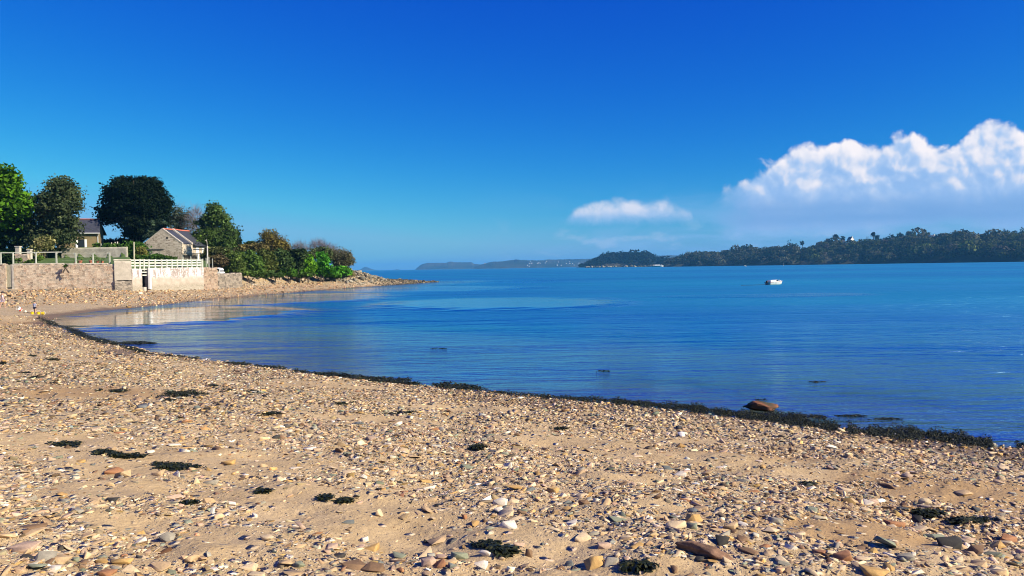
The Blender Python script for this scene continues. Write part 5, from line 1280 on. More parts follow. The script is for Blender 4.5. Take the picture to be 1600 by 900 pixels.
# ------------------------------------------------------------------ people on the sand
def skinned(name, P, E, Rr, mat, parent, root=0, sub=1):
    me = bpy.data.meshes.new(name); me.from_pydata(P, E, []); o = bpy.data.objects.new(name, me); COL.objects.link(o); o.parent = parent
    me.materials.append(mat); mod = o.modifiers.new('skin', 'SKIN'); sv = me.skin_vertices[0].data if me.skin_vertices else None
    if sv is None:
        bpy.context.view_layer.objects.active = o; sv = o.data.skin_vertices[0].data
    for i, r_ in enumerate(Rr): sv[i].radius = (r_, r_) if not isinstance(r_, tuple) else r_; sv[i].use_root = (i == root)
    mod.use_smooth_shade = True; s_ = o.modifiers.new('sub', 'SUBSURF'); s_.levels = sub; s_.render_levels = sub
    return o
M['skin'] = simple('skin', (.50, .30, .21), .6, .06, 20, .0005)
def cloth(c): return simple('cloth', c, .9, .08, 12, .003)
def person(loc, H, label, rz, top, bottom, hair, pose='stand', hairlen=0.0, skirt=False, extra=None):
    e = empty('person', loc, label, 'person', rz=rz); s = H / 1.0
    # facing -Y; proportions of a child of height 1
    hip, kn, an, sh, nk, hd = .50, .27, .045, .79, .83, .90
    if pose == 'sit':
        P = [(0, 0, .10), (0, .01, .25), (0, .0, .40), (0, -.01, .45), (0, -.02, .53), (0, -.02, .60)]; hipz = .10
        legs = [[(s_ * .06, 0, .09), (s_ * .08, -.24, .24), (s_ * .08, -.40, .03), (s_ * .09, -.47, .02)] for s_ in (-1, 1)]
        arms = [[(s_ * .11, 0, .39), (s_ * .17, -.06, .24), (s_ * .10, -.20, .24), (s_ * .08, -.24, .23)] for s_ in (-1, 1)]
    else:
        st = .10 if pose == 'walk' else .02
        P = [(0, 0, .50), (0, .005, .60), (0, 0, .74), (0, 0, .80), (0, -.01, .86), (0, -.015, .93)]
        legs = [[(s_ * .055, 0, .48), (s_ * .06, -st * s_ - .015, .27), (s_ * .06, st * -s_ * 1.2 + (.03 if pose == 'walk' else 0), .04), (s_ * .065, st * -s_ * 1.2 - .07, .015)] for s_ in (-1, 1)]
        fw = .10 if pose == 'reach' else .02
        arms = [[(s_ * .11, 0, .77), (s_ * .15, .0 - fw * .3, .62), (s_ * .14, -.03 - fw, .50 + fw * .3), (s_ * .14, -.05 - fw, .455 + fw * .3)] for s_ in (-1, 1)]
    V = [tuple(np.array(p) * s) for p in P]; E = [(0, 1), (1, 2), (2, 3), (3, 4), (4, 5)]; Rr = [(.075 * s, .06 * s), (.068 * s, .05 * s), (.08 * s, .05 * s), (.035 * s, .035 * s), (.058 * s, .06 * s), (.062 * s, .066 * s)]
    for chain, rad, root in [(l, (.05, .034, .022, .018), 0) for l in legs] + [(a, (.03, .023, .016, .014), 2) for a in arms]:
        i0 = len(V); V += [tuple(np.array(p) * s) for p in chain]; E += [(root, i0), (i0, i0 + 1), (i0 + 1, i0 + 2), (i0 + 2, i0 + 3)]; Rr += [r_ * s for r_ in rad]
        if root == 2:
            w_ = np.array(chain[3]); dr = w_ - np.array(chain[2]); dr /= np.linalg.norm(dr); sg = np.sign(w_[0])
            for q, (off, ln) in enumerate(((-.014, .030), (-.005, .034), (.005, .032), (.013, .026))):
                a = w_ + np.array([0, off, 0]) + dr * .008; b = a + dr * ln + np.array([-sg * .006, 0, 0]); i1 = len(V); V += [tuple(a * s), tuple(b * s)]; E += [(i0 + 3, i1), (i1, i1 + 1)]; Rr += [.0055 * s, .0045 * s]
            a = w_ + np.array([-sg * .006, -.012, -.002]); b = a + dr * .018 + np.array([-sg * .008, -.012, 0]); i1 = len(V); V += [tuple(a * s), tuple(b * s)]; E += [(i0 + 3, i1), (i1, i1 + 1)]; Rr += [.006 * s, .005 * s]
    skinned('body', V, E, Rr, M['skin'], e)
    hz = P[5][2]; hy = P[5][1]
    # hair cap, clothes as slightly larger shells on the same figure
    bm = bmesh.new(); bmesh.ops.create_uvsphere(bm, u_segments=16, v_segments=12, radius=1)
    bmesh.ops.delete(bm, geom=[v for v in bm.verts if v.co.z < -.15 - hairlen and v.co.y > -.9 or (v.co.y < -.35 and v.co.z < .35)], context='VERTS')
    me = bpy.data.meshes.new('hair'); bm.to_mesh(me); bm.free(); o = bpy.data.objects.new('hair', me); COL.objects.link(o); o.parent = e; me.materials.append(hair)
    o.location = (0, (hy + .008) * s, (hz + .008) * s); o.scale = (.074 * s, .080 * s, .078 * s)
    sd2 = o.modifiers.new('thick', 'SOLIDIFY'); sd2.thickness = .1
    for nm, zz, r_ in (('nose', -.008, .011),):
        bm = bmesh.new(); bmesh.ops.create_icosphere(bm, subdivisions=1, radius=r_ * s); me = bpy.data.meshes.new(nm); bm.to_mesh(me); bm.free(); me.materials.append(M['skin']); o = bpy.data.objects.new(nm, me); COL.objects.link(o); o.parent = e; o.location = (0, (hy - .068) * s, (hz + zz) * s)
    for sx in (-1, 1):
        bm = bmesh.new(); bmesh.ops.create_icosphere(bm, subdivisions=1, radius=.009 * s); me = bpy.data.meshes.new('eye'); bm.to_mesh(me); bm.free(); me.materials.append(M['dark']); o = bpy.data.objects.new('eye', me); COL.objects.link(o); o.parent = e; o.location = (sx * .025 * s, (hy - .060) * s, (hz + .008) * s)
    tz = [(p[0], p[1], p[2]) for p in P]
    TV = [tz[0], tz[1], tz[2], (tz[2][0], tz[2][1], tz[2][2] + .035)]; TV[0] = (tz[0][0], tz[0][1], tz[0][2] - (.03 if pose != 'sit' else 0)); TE = [(0, 1), (1, 2), (2, 3)]; TR = [(.092, .074), (.084, .066), (.094, .064), (.05, .045)]
    for a in arms:
        i0 = len(TV); TV += [a[0], tuple(np.array(a[0]) * .35 + np.array(a[1]) * .65)]; TE += [(2, i0), (i0, i0 + 1)]; TR += [(.042, .042), (.036, .036)]
    skinned('top', [tuple(np.array(p) * s) for p in TV], TE, [(a * s, b * s) for a, b in TR], top, e)
    BV = [tz[0]]; BE = []; BR = [(.088, .072)]
    for l in legs:
        i0 = len(BV); BV += [l[0], tuple(np.array(l[0]) * .45 + np.array(l[1]) * .55)]; BE += [(0, i0), (i0, i0 + 1)]; BR += [(.062, .062), (.055, .055)]
    skinned('skirt' if skirt else 'shorts', [tuple(np.array(p) * s) for p in BV], BE, [(a * s * (1.2 if skirt else 1), b * s * (1.2 if skirt else 1)) for a, b in BR], bottom, e)
    return e
def on_sand(px, py):
    p = ground_at(px, py)[0]; return (p[0], p[1], float(height(np.array([p[0]]), np.array([p[1]]))[0]))
dark_hair = simple('dark_hair', (.015, .010, .008), .7, .2, 30, .002)
p1 = on_sand(54.5, 490.5); D1 = p1[1]
person(p1, 20.5 * D1 / F, 'small barefoot child with dark hair, pale blue top and navy shorts standing by yellow buckets', R(165), cloth((.42, .46, .60)), cloth((.02, .025, .06)), dark_hair, 'stand')
p2 = on_sand(4.5, 481.5); person(p2, 25.5 * p2[1] / F, 'child in a lilac top and short skirt walking at the left edge of the photo', R(120), cloth((.58, .50, .60)), cloth((.50, .42, .52)), dark_hair, 'walk', skirt=True)
pk = XY(549.5, 146.5); zk = float(height(np.array([pk[0]]), np.array([pk[1]]))[0]) + .45
person((pk[0], pk[1], zk), 1.55, 'person in a white top sitting on the rocks at the end of the point', R(60), cloth((.8, .8, .8)), cloth((.04, .04, .06)), dark_hair, 'sit')
def build_toys():
    yel = simple('yellow_plastic', (.70, .52, .02), .4, .05, 5, .0005); red = simple('red_plastic', (.55, .07, .04), .4, .05, 5, .0005); wp = simple('white_plastic', (.75, .76, .74), .4, .04, 5, .0005)
    def bucket(px, py, h, r0, mat, label, tilt=0, handle=True, band=None):
        p = on_sand(px, py); e = empty('toy_bucket', p, label, 'bucket', group='buckets and toys on the sand'); e.rotation_euler = (0, tilt, .3)
        if tilt: e.location.z += r0 * .9
        MB().lathe([(r0 * .72, 0), (r0, h), (r0 * 1.1, h), (r0 * 1.1, h - .02), (r0 * .98, h - .02)], k=16).build('tub', mat, e)
        if band: MB().lathe([(r0 * .74, .012), (r0 * .90, h * .5), (r0 * .86, h * .5)], k=16).build('band', band, e); bpy.context.view_layer.update()
        if handle: MB().tube([(r0 * math.cos(t), 0, h + r0 * .9 * math.sin(t)) for t in np.linspace(0, math.pi, 9)], .008, 5).build('handle', wp, e)
    bucket(50.3, 491, .19, .12, yel, 'small yellow bucket standing left of the small child')
    bucket(60, 491, .20, .13, yel, 'yellow bucket standing right of the small child')
    bucket(64.5, 491.5, .18, .12, yel, 'yellow bucket lying on its side, rightmost toy', tilt=1.5)
    bucket(34, 488.5, .26, .16, wp, 'white bucket with a red base leaning over left of the small child', tilt=-.9, band=red)
    p = on_sand(39.8, 488.5); e = empty('toy_ball', (p[0], p[1], p[2] + .08), 'cream toy ball beside the white bucket', 'ball', group='buckets and toys on the sand')
    bm = bmesh.new(); bmesh.ops.create_uvsphere(bm, u_segments=16, v_segments=10, radius=.09); me = bpy.data.meshes.new('shell'); bm.to_mesh(me); bm.free(); me.materials.append(simple('cream_plastic', (.72, .66, .5), .5, .04, 5, .0005)); o = bpy.data.objects.new('shell', me); COL.objects.link(o); o.parent = e
    p = on_sand(45, 488.8); e = empty('child_shadow', (p[0], p[1], p[2] + .03), 'dark strip modelled as the shadow of the small child between the ball and the yellow bucket', 'spade', rz=.15)  # dark strip modelling the small child's shadow on the sand
    MB().tube([(-.18, 0, 0), (.1, 0, .015)], .012, 6).build('shadow_bar', M['dark'], e); MB().box(.1, .24, -.05, .05, 0, .012).build('shadow_end', M['dark'], e); MB().box(-.21, -.18, -.045, .045, -.01, .015).build('shadow_tip', M['dark'], e)
build_toys()

# ------------------------------------------------------------------ boats
def build_boat():
    p = atz(1210, 444.6, 0); D = p[1]; vis = 25.0 * D / F; Lb = 3.4
    e = empty('motor_boat', (p[0], p[1], -.02), 'small white motor boat with a cuddy cabin moored alone on the blue water', 'boat', rz=R(30)); e.scale = (.84, .84, .84)
    st = np.linspace(0, 1, 13); V = []; Fq = []; m = 9
    for t in st:
        hw = .66 * (1 - max(0, (t - .35) / .65) ** 2.3) + .004; keel = -.14 + .22 * max(0, (t - .6) / .4) ** 2; sheer = .48 + .16 * t ** 2
        x = (t - .5) * Lb + .22 * 0; rake = .28 * t ** 6
        for j in range(m):
            a = j / (m - 1) * 2 - 1; s_ = abs(a) ** .8; zz = keel + (sheer - keel) * (s_ ** 1.7); V.append((x + rake * (zz / sheer), np.sign(a) * hw * (s_ ** .55 if s_ > 0 else 0), zz))
    for i in range(12):
        for j in range(m - 1): q = i * m + j; Fq.append((q, q + 1, q + m + 1, q + m))
    mb = MB(); mb.add(V, Fq + [tuple(range(m))[::-1]]); mb.build('hull', M['gel'], e, smooth=True)
    # deck and cabin
    def halfw(t): return .66 * (1 - max(0, (t - .35) / .65) ** 2.3)
    mb = MB(); N = 9; ts = np.linspace(.48, .985, N); V = [((t - .5) * Lb, s_ * (halfw(t) - .02), .49 + .16 * t * t) for t in ts for s_ in (-1, 1)]; V = [v for v in V]
    V2 = [((t - .5) * Lb, 0, .57 + .16 * t * t) for t in ts]
    mb.add(V + V2, [q for i in range(N - 1) for q in ((2 * i, 2 * i + 2, 2 * N + i + 1, 2 * N + i), (2 * i + 1, 2 * N + i, 2 * N + i + 1, 2 * i + 3))]); mb.build('deck', M['gel'], e)
    mb = MB(); mb.add([(-1.45, -.5, .4), (-1.45, .5, .4), (.75, -.5, .52), (.75, .5, .52), (-1.35, -.42, .78), (-1.35, .42, .78), (.25, -.4, .84), (.25, .4, .84)], [(0, 2, 6, 4), (1, 5, 7, 3), (4, 6, 7, 5), (0, 4, 5, 1), (2, 3, 7, 6)]); mb.build('cabin', M['gel'], e, bevel=.05)
    pinkish = simple('faded_red_stripe', (.55, .28, .24), .5, .1, 5, .0005)
    for s_ in (-1, 1):
        V = []; 
        for t in np.linspace(0, .97, 12): V += [((t - .5) * Lb + .28 * t ** 6, s_ * (halfw(t) + .012), .42 + .16 * t * t), ((t - .5) * Lb + .28 * t ** 6, s_ * (halfw(t) + .016), .46 + .16 * t * t)]
        mb = MB(); mb.add(V, [(2 * i, 2 * i + 2, 2 * i + 3, 2 * i + 1) for i in range(11)]); mb.build('stripe', pinkish, e)
        MB().add([(.0, s_ * .475, .60), (.45, s_ * .472, .62), (.32, s_ * .435, .80), (0., s_ * .44, .80)], [(0, 1, 2, 3)]).build('window', M['glass'], e)
    MB().add([(.74, -.4, .58), (.74, .4, .58), (.32, .34, .81), (.32, -.34, .81)], [(0, 1, 2, 3)]).build('windscreen', M['glass'], e)
    mb = MB(); mb.box(-1.98, -1.74, -.11, .11, .35, .72).box(-1.9, -1.8, -.05, .05, -.2, .35); mb.build('outboard_motor', M['dark'], e, bevel=.03)
    mb = MB(); mb.tube([(1.5, 0, .62), (1.35, 0, .8), (.95, -.35, .82), (.6, -.45, .8)], .012, 5).tube([(1.35, 0, .8), (.95, .35, .82), (.6, .45, .8)], .012, 5); mb.build('bow_rail', M['rail'], e)
    a = atz(1196, 445, 0.01); b = atz(1158, 446, 0.01); mb = MB(); mb.tube([(a[0] + (b[0] - a[0]) * t, a[1] + (b[1] - a[1]) * t + .12 * math.sin(t * 9), .015) for t in np.linspace(0, 1, 16)], .035, 5)
    tag(mb.build('boat_shadow_line', M['dark']), 'dark strip modelled as the boat shadow on the water behind the white motor boat', 'shadow')  # thin dark tube modelling the boat's shadow line on the water
    # distant boats
    def small(px, py, L, label, rz, mast=False, D=None, sc=1.0):
        p = atz(px, py, 0) if D is None else np.array([*XY(px, D), 0]); e = empty('moored_boat', (p[0], p[1], -.1), label, 'boat', rz=rz, group='small boats moored off the far shore')
        V = []; 
        for t in np.linspace(0, 1, 9):
            hw = L * .17 * (1 - max(0, (t - .4) / .6) ** 2.2) + .01
            for a in (-1, -.6, 0, .6, 1): V.append(((t - .5) * L, hw * a, (-.15 + (.25 + L * .08 + .05 * L * t * t) * abs(a) ** 1.5)))
        mb = MB(); mb.add(V, [(i * 5 + j, i * 5 + j + 1, i * 5 + j + 6, i * 5 + j + 5) for i in range(8) for j in range(4)] + [(4, 3, 2, 1, 0)]); h_ = L * .1 + .2
        mb.build('hull', M['gel'], e); MB().box(-L * .25, L * .22, -L * .1, L * .1, h_ - .1, h_ + L * .09).build('cabin', M['gel'], e, bevel=.05)
        if mast: MB().tube([(0, 0, 0), (0, 0, L * 1.1)], .06, 5).build('mast', M['white'], e)
    small(1027, 0, 24, 'long white boat close under the dark wooded point', .05, D=1500)
    small(1164, 0, 4.5, 'tiny white boat farther left of two off the wooded shore', .2, D=1000)
    small(1224.5, 0, 3.6, 'tiny white boat with a short mast off the wooded shore', 1.2, True, D=950)
build_boat()

# ------------------------------------------------------------------ the wooded shore across the water
SHORE = ([1030, 1040, 1240, 1600, 1800, 1990], [1560, 1500, 1250, 980, 900, 850])
SKY_ = ([1030, 1040, 1060, 1080, 1100, 1130, 1160, 1200, 1232, 1260, 1290, 1340, 1380, 1400, 1440, 1480, 1520, 1560, 1600, 1700, 1800, 1990],
        [412, 404, 400, 398, 395, 393.5, 391.5, 388, 385, 383, 379, 378, 375, 371, 368.5, 365, 364.5, 367, 366, 364, 366, 372])
def shore_d(px): return np.interp(px, *SHORE)
def sky_z(px, back=130):
    d = shore_d(px) + back; return EYE + (hor(px) - np.interp(px, *SKY_)) / F * d
def hill_z(px, t):   # t: 0 at the shore, 1 on the ridge
    top = np.maximum(sky_z(px) - np.interp(px, [1040, 1240, 1300], [7.5, 11, 14]), 2); return np.where(t < 1, -1 + (top + 1) * np.sin(np.clip(t, 0, 1) * np.pi / 2) ** .8, top - (t - 1) * 2)
def build_far_shore():
    px = np.linspace(1032, 1990, 200); t = np.concatenate([np.linspace(-.05, 1, 26), np.linspace(1.2, 5, 10)]); PX, T = np.meshgrid(px, t)
    D = shore_d(PX) + 130 * T; x = (PX - 800) / F * D; z = np.where(T < 0, -2, hill_z(PX, np.maximum(T, 0))) + 1.2 * np.sin(x * .05) * np.clip(T, 0, 1)
    n = len(px); i = np.arange(len(t) - 1)[:, None] * n + np.arange(n - 1)[None]
    o = npmesh('hillside', np.stack([x.ravel(), D.ravel(), z.ravel()], 1), np.stack([i, i + 1, i + n + 1, i + n], -1).reshape(-1, 4), M['woodfloor'], smooth=True); tag(o, kind='structure')
    # the wood itself
    def wood(name, pxr, tt, ncrown, rmean, cols, label, per=150, leaf=1.25, dfun=None, zfun=None):
        pc = rng.uniform(*pxr, ncrown); t = rng.uniform(*tt, ncrown) ** .8; D = (dfun or shore_d)(pc) + 130 * t; x = (pc - 800) / F * D; z0 = (zfun or hill_z)(pc, t)
        for hx_, hw_ in ((1330, 8), (1462, 9), (1549, 9), (1398, 5)):
            z0 = np.where((np.abs(pc - hx_) < hw_) & (t > .62), z0 - 3, z0)
        r_ = rmean * np.exp(rng.normal(0, .25, ncrown)); tip = ss(pc, pxr[0], pxr[0] + 60) * .5 + .5; r_ = r_ * tip
        C = np.stack([x, D, z0 + r_ * .75], 1); nl = ncrown * per; k = np.repeat(np.arange(ncrown), per)
        d = rng.normal(size=(nl, 3)); d[:, 2] = np.abs(d[:, 2]) * 1.1 - .35; d /= np.linalg.norm(d, axis=1)[:, None]
        # each crown is a handful of billows
        lob = rng.normal(size=(ncrown, 7, 3)); lob /= np.linalg.norm(lob, axis=2)[..., None]; dot = np.einsum('ni,nji->nj', d, lob[k]).max(1)
        rad = r_[k] * (.72 + .34 * dot ** 2) * rng.uniform(.82, 1.05, nl); p = C[k] + d * rad[:, None] * np.array([1, 1, .85])
        nn = d + rng.normal(size=(nl, 3)) * .5; nn /= np.linalg.norm(nn, axis=1)[:, None]; a = np.cross(nn, rng.normal(size=(nl, 3))); a /= np.linalg.norm(a, axis=1)[:, None]; b = np.cross(nn, a); s = leaf * rng.uniform(.5, 1.3, (nl, 1)) * (r_[k] / rmean)[:, None]
        V = np.stack([p - a * s, p - b * s * .7, p + a * s, p + b * s * .7], 1)
        ci = rng.choice(len(cols), ncrown, p=np.array([c[1] for c in cols]) / sum(c[1] for c in cols)); cc = .72 * np.array([c[0] for c in cols])[ci] * np.exp(rng.normal(0, .22, (ncrown, 1)))
        col = cc[k] * np.exp(rng.normal(0, .3, (nl, 1)))
        o = npmesh(name, V.reshape(-1, 3), np.arange(nl * 4).reshape(-1, 4), M['leaf'], cols=np.repeat(col, 4, axis=0)); tag(o, label, 'wood', kind='stuff')
    G_ = [((.040, .058, .022), 4), ((.075, .085, .035), 3), ((.10, .10, .065), 2), ((.022, .036, .018), 3), ((.10, .125, .03), 1.3), ((.09, .08, .07), 1.4)]
    wood('shore_wood', (1240, 1990), (0, 1.1), 1500, 7.6, G_, 'mixed wood covering the hillside across the water at right')
    G2 = [((.030, .042, .022), 3), ((.10, .105, .07), 3), ((.13, .125, .09), 1.5), ((.045, .055, .028), 3)]
    wood('shore_scrub', (1038, 1245), (0, 1.08), 620, 6.0, G2, 'grey green scrub and low wood on the shore right of the dark point', per=90)
    # skyline trees, one by one
    def pine(px, top, w, h, base, kind, label, group='trees standing up on the far skyline', D=None, trunk=True, col=None):
        D = D or shore_d(px) + 138; s_ = D / F; x = (px - 800) / F * D; zt = Z(px, top, D); zb_ = Z(px, base, D) - 5; wr = w * s_ / 2; hr = h * s_ / 2 * 1.45
        e = empty('umbrella_pine' if kind == 'u' else 'round_tree' if kind == 'r' else 'bare_tree', (x, D, zb_), label, 'tree', group=group); inv = Matrix.Translation((-x, -D, -zb_))
        if kind == 'u': lb = [((x + dx * wr, D + dy * wr, zt - hr * (.95 + .25 * abs(dx))), (wr * .55, wr * .6, hr * .85)) for dx, dy in ((-.45, 0), (.45, .1), (0, .4), (0, -.4), (.05, 0))]
        else: lb = [((x, D, zt - hr), (wr * .85, wr * .85, hr)), ((x - wr * .35, D, zt - hr * 1.4), (wr * .6, wr * .6, hr * .7)), ((x + wr * .4, D, zt - hr * 1.3), (wr * .6, wr * .6, hr * .7))]
        c = col or (.012, .022, .012)
        if kind == 'b': o = twigs('crown', lb, 500, wr * .5, .16, (.11, .10, .10))
        else: o = leaves('crown', lb, 800, .85, c, sig=.7, shell=.15, per=14, clumpvar=.2)
        o.parent = e; o.matrix_parent_inverse = inv
        mb = MB(); mb.tube([(x, D, zb_ - 2), (x + .3, D, (zb_ + zt) / 2), (x, D, zt - hr)], [.55, .4, .25], 6); mb.tube([(x + .2, D, (zb_ + zt) / 2 + 1), (x + wr * .5, D, zt - hr)], [.25, .12], 5); mb.tube([(x + .2, D, (zb_ + zt) / 2 + .5), (x - wr * .5, D, zt - hr)], [.25, .12], 5)
        o = mb.build('trunk', M['bark']); o.parent = e; o.matrix_parent_inverse = inv
    for a in [(1161.7, 384.5, 8, 6.5, 392, 'r', 'small round dark tree alone on the skyline, leftmost of the far skyline trees'),
              (1235.7, 374.5, 13, 11, 386, 'r', 'big round dark tree standing alone on the far skyline'),
              (1254, 376.3, 6.5, 5, 384, 'u', 'small mushroom shaped pine just right of the big round dark tree'),
              (1281, 376.5, 14, 7, 384, 'r', 'low dark clump of evergreen left of the white gabled house'),
              (1293, 375, 13, 7, 384, 'r', 'dark spreading evergreen nearest left of the tall leaning pine'),
              (1306.5, 365.3, 9.5, 6, 382, 'u', 'tall two tiered pine left of the white gabled house'),
              (1307, 373, 15, 9, 384, 'r', 'dark bushy evergreen under the two tiered pine'),
              (1317.5, 368, 8.5, 7, 380, 'u', 'pine close against the left of the white gabled house'),
              (1345, 371.8, 10, 8, 382, 'r', 'rounded olive tree right of the white gabled house', None, None, True, (.05, .06, .035)),
              (1356, 370, 9, 9, 382, 'b', 'grey leafless tree between the white gabled house and the twin pines'),
              (1365, 362.5, 7.5, 5, 380, 'u', 'taller left one of the twin slender pines'),
              (1371, 366, 9.5, 6.5, 380, 'u', 'lower right one of the twin slender pines'),
              (1386, 371.5, 12, 7, 380, 'r', 'dark low evergreen right of the twin slender pines'),
              (1395, 364.8, 14, 9, 378, 'u', 'wide dark pine left of the flat topped pair'),
              (1406.5, 362.8, 12, 6.5, 378, 'u', 'flat topped pine with a gap of sky beneath it'),
              (1421, 359.8, 10, 6.5, 376, 'u', 'highest flat topped pine left of the dark roofed house'),
              (1429, 363, 15, 11, 378, 'r', 'massive dark evergreen under the highest flat topped pine'),
              (1443.5, 361.8, 11, 6, 376, 'u', 'small flat pine behind the massive dark evergreen'),
              (1451, 365, 12, 6.5, 376, 'r', 'dark bush headed tree touching the dark roofed house'),
              (1471, 364, 8, 8, 374, 'b', 'pale leafless tree right of the dark roofed house'),
              (1506.5, 356.8, 17, 9, 372, 'u', 'broad domed pine alone above the green wood'),
              (1555, 359, 13, 8, 374, 'u', 'dark pine left of the widest pair near the right edge'),
              (1571, 356.8, 15, 10, 374, 'u', 'large round headed pine second from the right edge'),
              (1585, 360, 10, 8, 374, 'r', 'small dark tree in the dip between two large pines'),
              (1598, 354, 13, 13, 374, 'r', 'tallest dark pine cut by the right edge of the photo')]:
        a = list(a); lab = a[6]; kw = {}
        if len(a) > 7: kw['col'] = a[10]
        pine(*a[:6], lab, **kw)
    # houses among them
    def house(px, ybase, w, h, roof, label, rz=0.0, D=None, depth=None, wallmat='pale_wall', chim=True, group='white houses across the water', gab=False):
        D = D or shore_d(px) + 128; s_ = D / F; x = (px - 800) / F * D; zb_ = Z(px, ybase, D); W_ = w * s_; H_ = h * s_; dp = depth or W_ * .8; e = empty('white_house', (x, D, zb_), label, 'house', rz=rz, group=group); eh = H_ * .55
        mb = MB(); a, b = -W_ / 2, W_ / 2
        if gab: mb.add([(a, 0, -4), (b, 0, -4), (b, 0, eh), (0, 0, H_), (a, 0, eh), (a, dp, -4), (b, dp, -4), (b, dp, eh), (0, dp, H_), (a, dp, eh)], [(0, 1, 2, 3, 4), (9, 8, 7, 6, 5), (1, 6, 7, 2), (5, 0, 4, 9)]); rf = [((0, H_), (b, eh)), ((0, H_), (a, eh))]
        else: mb.add([(a, 0, -4), (b, 0, -4), (b, 0, eh), (a, 0, eh), (a, dp, -4), (b, dp, -4), (b, dp, eh), (a, dp, eh), (b, dp / 2, H_), (a, dp / 2, H_)], [(0, 1, 2, 3), (7, 6, 5, 4), (1, 5, 6, 8, 2), (4, 0, 3, 9, 7)])
        mb.build('wall', M[wallmat], e)
        for sg in (-1, 1):
            mb = MB()
            if gab: V = [(0, -.2, H_ + .15), (0, dp + .2, H_ + .15), (sg * (W_ / 2 + .3), dp + .2, eh), (sg * (W_ / 2 + .3), -.2, eh)]
            else: V = [(a - .2, dp / 2, H_ + .15), (b - .25, dp / 2, H_ + .15), (b - .25, dp / 2 + sg * (dp / 2 + .3), eh), (a - .2, dp / 2 + sg * (dp / 2 + .3), eh)]
            V += [(q[0], q[1], q[2] - .14) for q in V]; mb.add(V, [(0, 1, 2, 3), (7, 6, 5, 4), (3, 2, 6, 7), (1, 5, 6, 2), (0, 4, 5, 1), (0, 3, 7, 4)]); mb.build('roof', M[roof], e)
        if chim: MB().box(b - W_ * .18, b - W_ * .02, dp * .4, dp * .6, H_ - .5, H_ + 1.3).build('chimney', M[wallmat], e)
        if w > 5:
            for q in ((-.25, .35), (.22, .35)): MB().box(W_ * q[0] - .5, W_ * q[0] + .5, -.06, -.01, eh * .35, eh * .35 + 1.3).build('window', M['glass'], e)
    house(1332.5, 379, 8, 9, 'slate', 'white gabled house with a steep dark roof among pines on the far skyline', rz=.5, gab=True)
    house(1318.5, 381, 8, 5.5, 'slate', 'low pale house wing left of the white gabled house', rz=.1, chim=False)
    house(1461.5, 373.5, 14, 6.5, 'slate', 'dark roofed house with a white end wall on the far skyline', rz=.5)
    house(1549.3, 373, 4.5, 8, 'slate', 'small white gable showing in the trees near the right edge', gab=True, rz=.3)
    house(1545, 375.5, 17, 2.6, 'slate', 'long low pale wall in front of the small white gable', chim=False)
    house(1398, 376, 8, 5, 'slate', 'pinkish low house under the flat topped pine', chim=False, rz=.2)
    # the dark pine point
    def pen_d(px): return np.full(np.shape(px), 1900.0)
    PEN = ([903, 912, 920, 930, 940, 955, 975, 1000, 1020, 1030, 1040, 1052], [417, 411, 406, 401, 399, 397.5, 396.5, 398.5, 400.5, 405, 411, 416])
    def pen_z(px, t): tz = np.maximum(EYE + (hor(px) - np.interp(px, *PEN)) / F * 1950 - 14, 1); return tz * np.sin(np.clip(t, 0, 1) * np.pi * .9 + .05) ** .7
    px = np.linspace(901, 1056, 60); t = np.linspace(-.1, 1.1, 16); PX, T = np.meshgrid(px, t); D = 1900 + 130 * T; x = (PX - 800) / F * D; z = np.where((T < 0) | (T > 1), -2, pen_z(PX, T)); n = len(px); i = np.arange(len(t) - 1)[:, None] * n + np.arange(n - 1)[None]
    o = npmesh('wooded_point', np.stack([x.ravel(), D.ravel(), z.ravel()], 1), np.stack([i, i + 1, i + n + 1, i + n], -1).reshape(-1, 4), M['hill'], smooth=True); tag(o, kind='structure')
    wood('pine_wood', (906, 1046), (0, .75), 330, 9.5, [((.006, .013, .009), 4), ((.011, .019, .011), 2), ((.025, .032, .018), .6)], 'dense dark pine wood covering the point in the middle distance', dfun=pen_d, zfun=pen_z, per=110, leaf=1.6)
    x = np.zeros(70); PXr = rng.uniform(915, 1036, 70); D = 1896 + rng.uniform(-3, 3, 70); scatter_mesh('point_rocks', LOW, np.stack([(PXr - 800) / F * D, D, np.full(70, 2.0)], 1), rng.uniform(4, 11, 70), rots(70, rng.uniform(0, 6, 70), rng.uniform(0, .3, 70)), np.tile([.33, .29, .22], (70, 1)), M['rock'], rng.uniform(.5, 1, 70))
    tag(SC.objects['point_rocks'], 'pale rocks at the foot of the dark pine point', 'rocks', kind='stuff')
    # far headlands
    def land(name, prof, depth, thick, rough=1.0, cliff=.25):
        px = np.arange(prof[0][0], prof[-1][0] + .1, .8); ys = np.interp(px, [p for p, _ in prof], [q for _, q in prof]); zt = EYE + 1.12 * (hor(px) - ys) / F * depth
        zt = zt + rough * rng.normal(0, 1.6, len(px)) * (zt > 12); t = np.linspace(0, 1, 12); PX, T = np.meshgrid(px, t); D = depth + thick * (T - .25); x = (PX - 800) / F * depth * (1 + (T - .25) * thick / depth)
        z = zt[None] * np.clip(np.sin(T * np.pi) ** .5, 0, 1) * np.where(T < .25, .55 + 1.8 * T, 1) - 1; n = len(px); i = np.arange(len(t) - 1)[:, None] * n + np.arange(n - 1)[None]
        o = npmesh(name, np.stack([x.ravel(), D.ravel(), z.ravel()], 1), np.stack([i, i + 1, i + n + 1, i + n], -1).reshape(-1, 4), M['hill'], smooth=False); tag(o, kind='structure')
    land('far_headland', [(649, 421.5), (652, 418.5), (656, 415.5), (661, 413), (668, 411.3), (699, 411.2), (701, 409.8), (707, 409.3), (709, 410.3), (730, 410.5), (738, 410.2), (741, 412.5), (752, 413.5), (757, 413), (764, 410.5), (775, 409)], 6200, 900, .5)
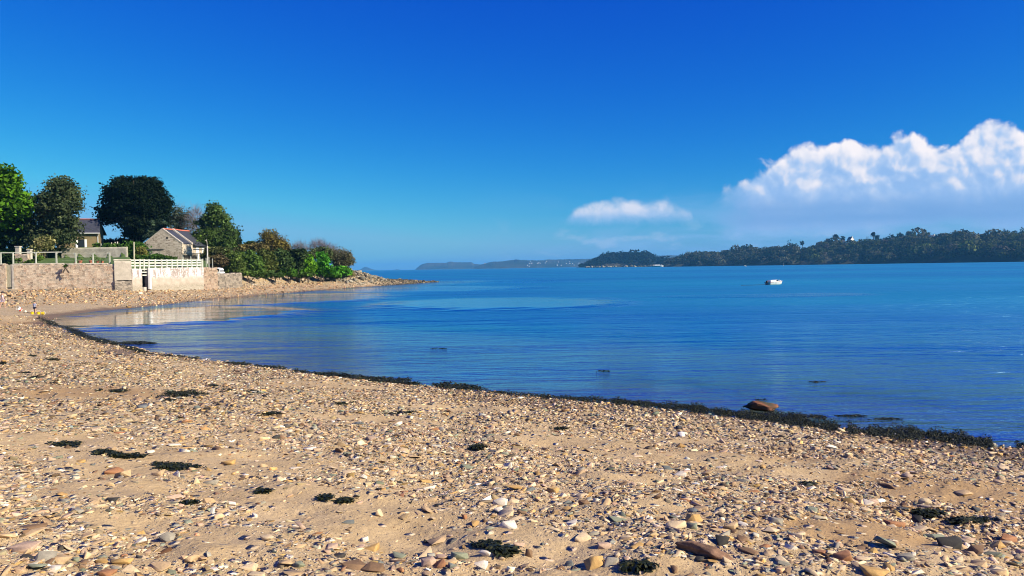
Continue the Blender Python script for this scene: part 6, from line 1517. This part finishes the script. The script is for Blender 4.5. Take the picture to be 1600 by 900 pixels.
    land('far_headland', [(742, 418), (752, 413.6), (765, 411), (770, 409.5), (786, 408.8), (800, 407), (806, 406.3), (830, 407.3), (850, 407.4), (853, 406), (868, 406.3), (885, 405.7), (905, 405.5), (930, 404.5), (960, 404), (990, 402.5), (1020, 400.5), (1045, 399.8), (1060, 399.8), (1100, 399), (1140, 401)], 5200, 1000, 1.0)
    land('islet', [(556, 422.8), (562, 421.8), (568, 418.8), (571, 417.3), (575, 418.2), (583, 420.8), (592, 422), (600, 422.4)], 8000, 250, .6)
    land('islet', [(612, 422), (618, 421.3), (621, 420.6), (624, 421.2), (630, 421.9)], 8000, 150, .4)
    land('rocky_islet', [(774, 419.7), (780, 418.6), (785, 417), (791, 417), (796, 418.6), (801, 419.5)], 4300, 120, .3)
    # village on the far shore
    vil = [(rng.uniform(818, 906), 0) for _ in range(22)] + [(757.5, 1), (759, 1)]
    row = ['nearest the left end', 'in the left part', 'in the middle', 'in the right part', 'nearest the dark point']
    for px, k in vil:
        yb = rng.uniform(409, 416.5) if not k else 412.6; D = 5150 - (416 - yb) * 0 + (416 - yb) * 25 if not k else 6050
        zb_ = Z(px, yb, D); x = (px - 800) / F * D; W_ = rng.uniform(4, 7.5); e = empty('village_house', (x * (D - 260) / D, D - 260, zb_), 'tiny white house of the village on the hazy far shore', 'house', rz=rng.uniform(-.6, .6), group='white village houses on the far shore')
        MB().box(-W_ / 2, W_ / 2, -4, 4, -1, 3.6).build('wall', M['pale_wall'], e); MB().add([(-W_ / 2 - .3, -4.3, 3.6), (W_ / 2 + .3, -4.3, 3.6), (W_ / 2 + .3, 4.3, 3.6), (-W_ / 2 - .3, 4.3, 3.6), (-W_ / 2 - .3, 0, 6.4), (W_ / 2 + .3, 0, 6.4)], [(0, 1, 5, 4), (2, 3, 4, 5), (1, 2, 5), (3, 0, 4), (0, 3, 2, 1)]).build('roof', M['slate'], e)
build_far_shore()

# ------------------------------------------------------------------ the air
def build_haze():
    m_ = bpy.data.materials.new('pale_sea_air'); m_.use_nodes = True; w = NT(m_.node_tree); out = w.n('ShaderNodeOutputMaterial')
    v = w.n('ShaderNodeVolumePrincipled'); v.inputs['Color'].default_value = (.13, .52, 1.0, 1); v.inputs['Density'].default_value = 1.1e-4; v.inputs['Anisotropy'].default_value = .0
    w.link(v.outputs[0], out.inputs['Volume'])
    o = MB().box(-17000, 17000, -17000, 17000, -60, 130).build('haze', m_); tag(o, kind='stuff')
build_haze()
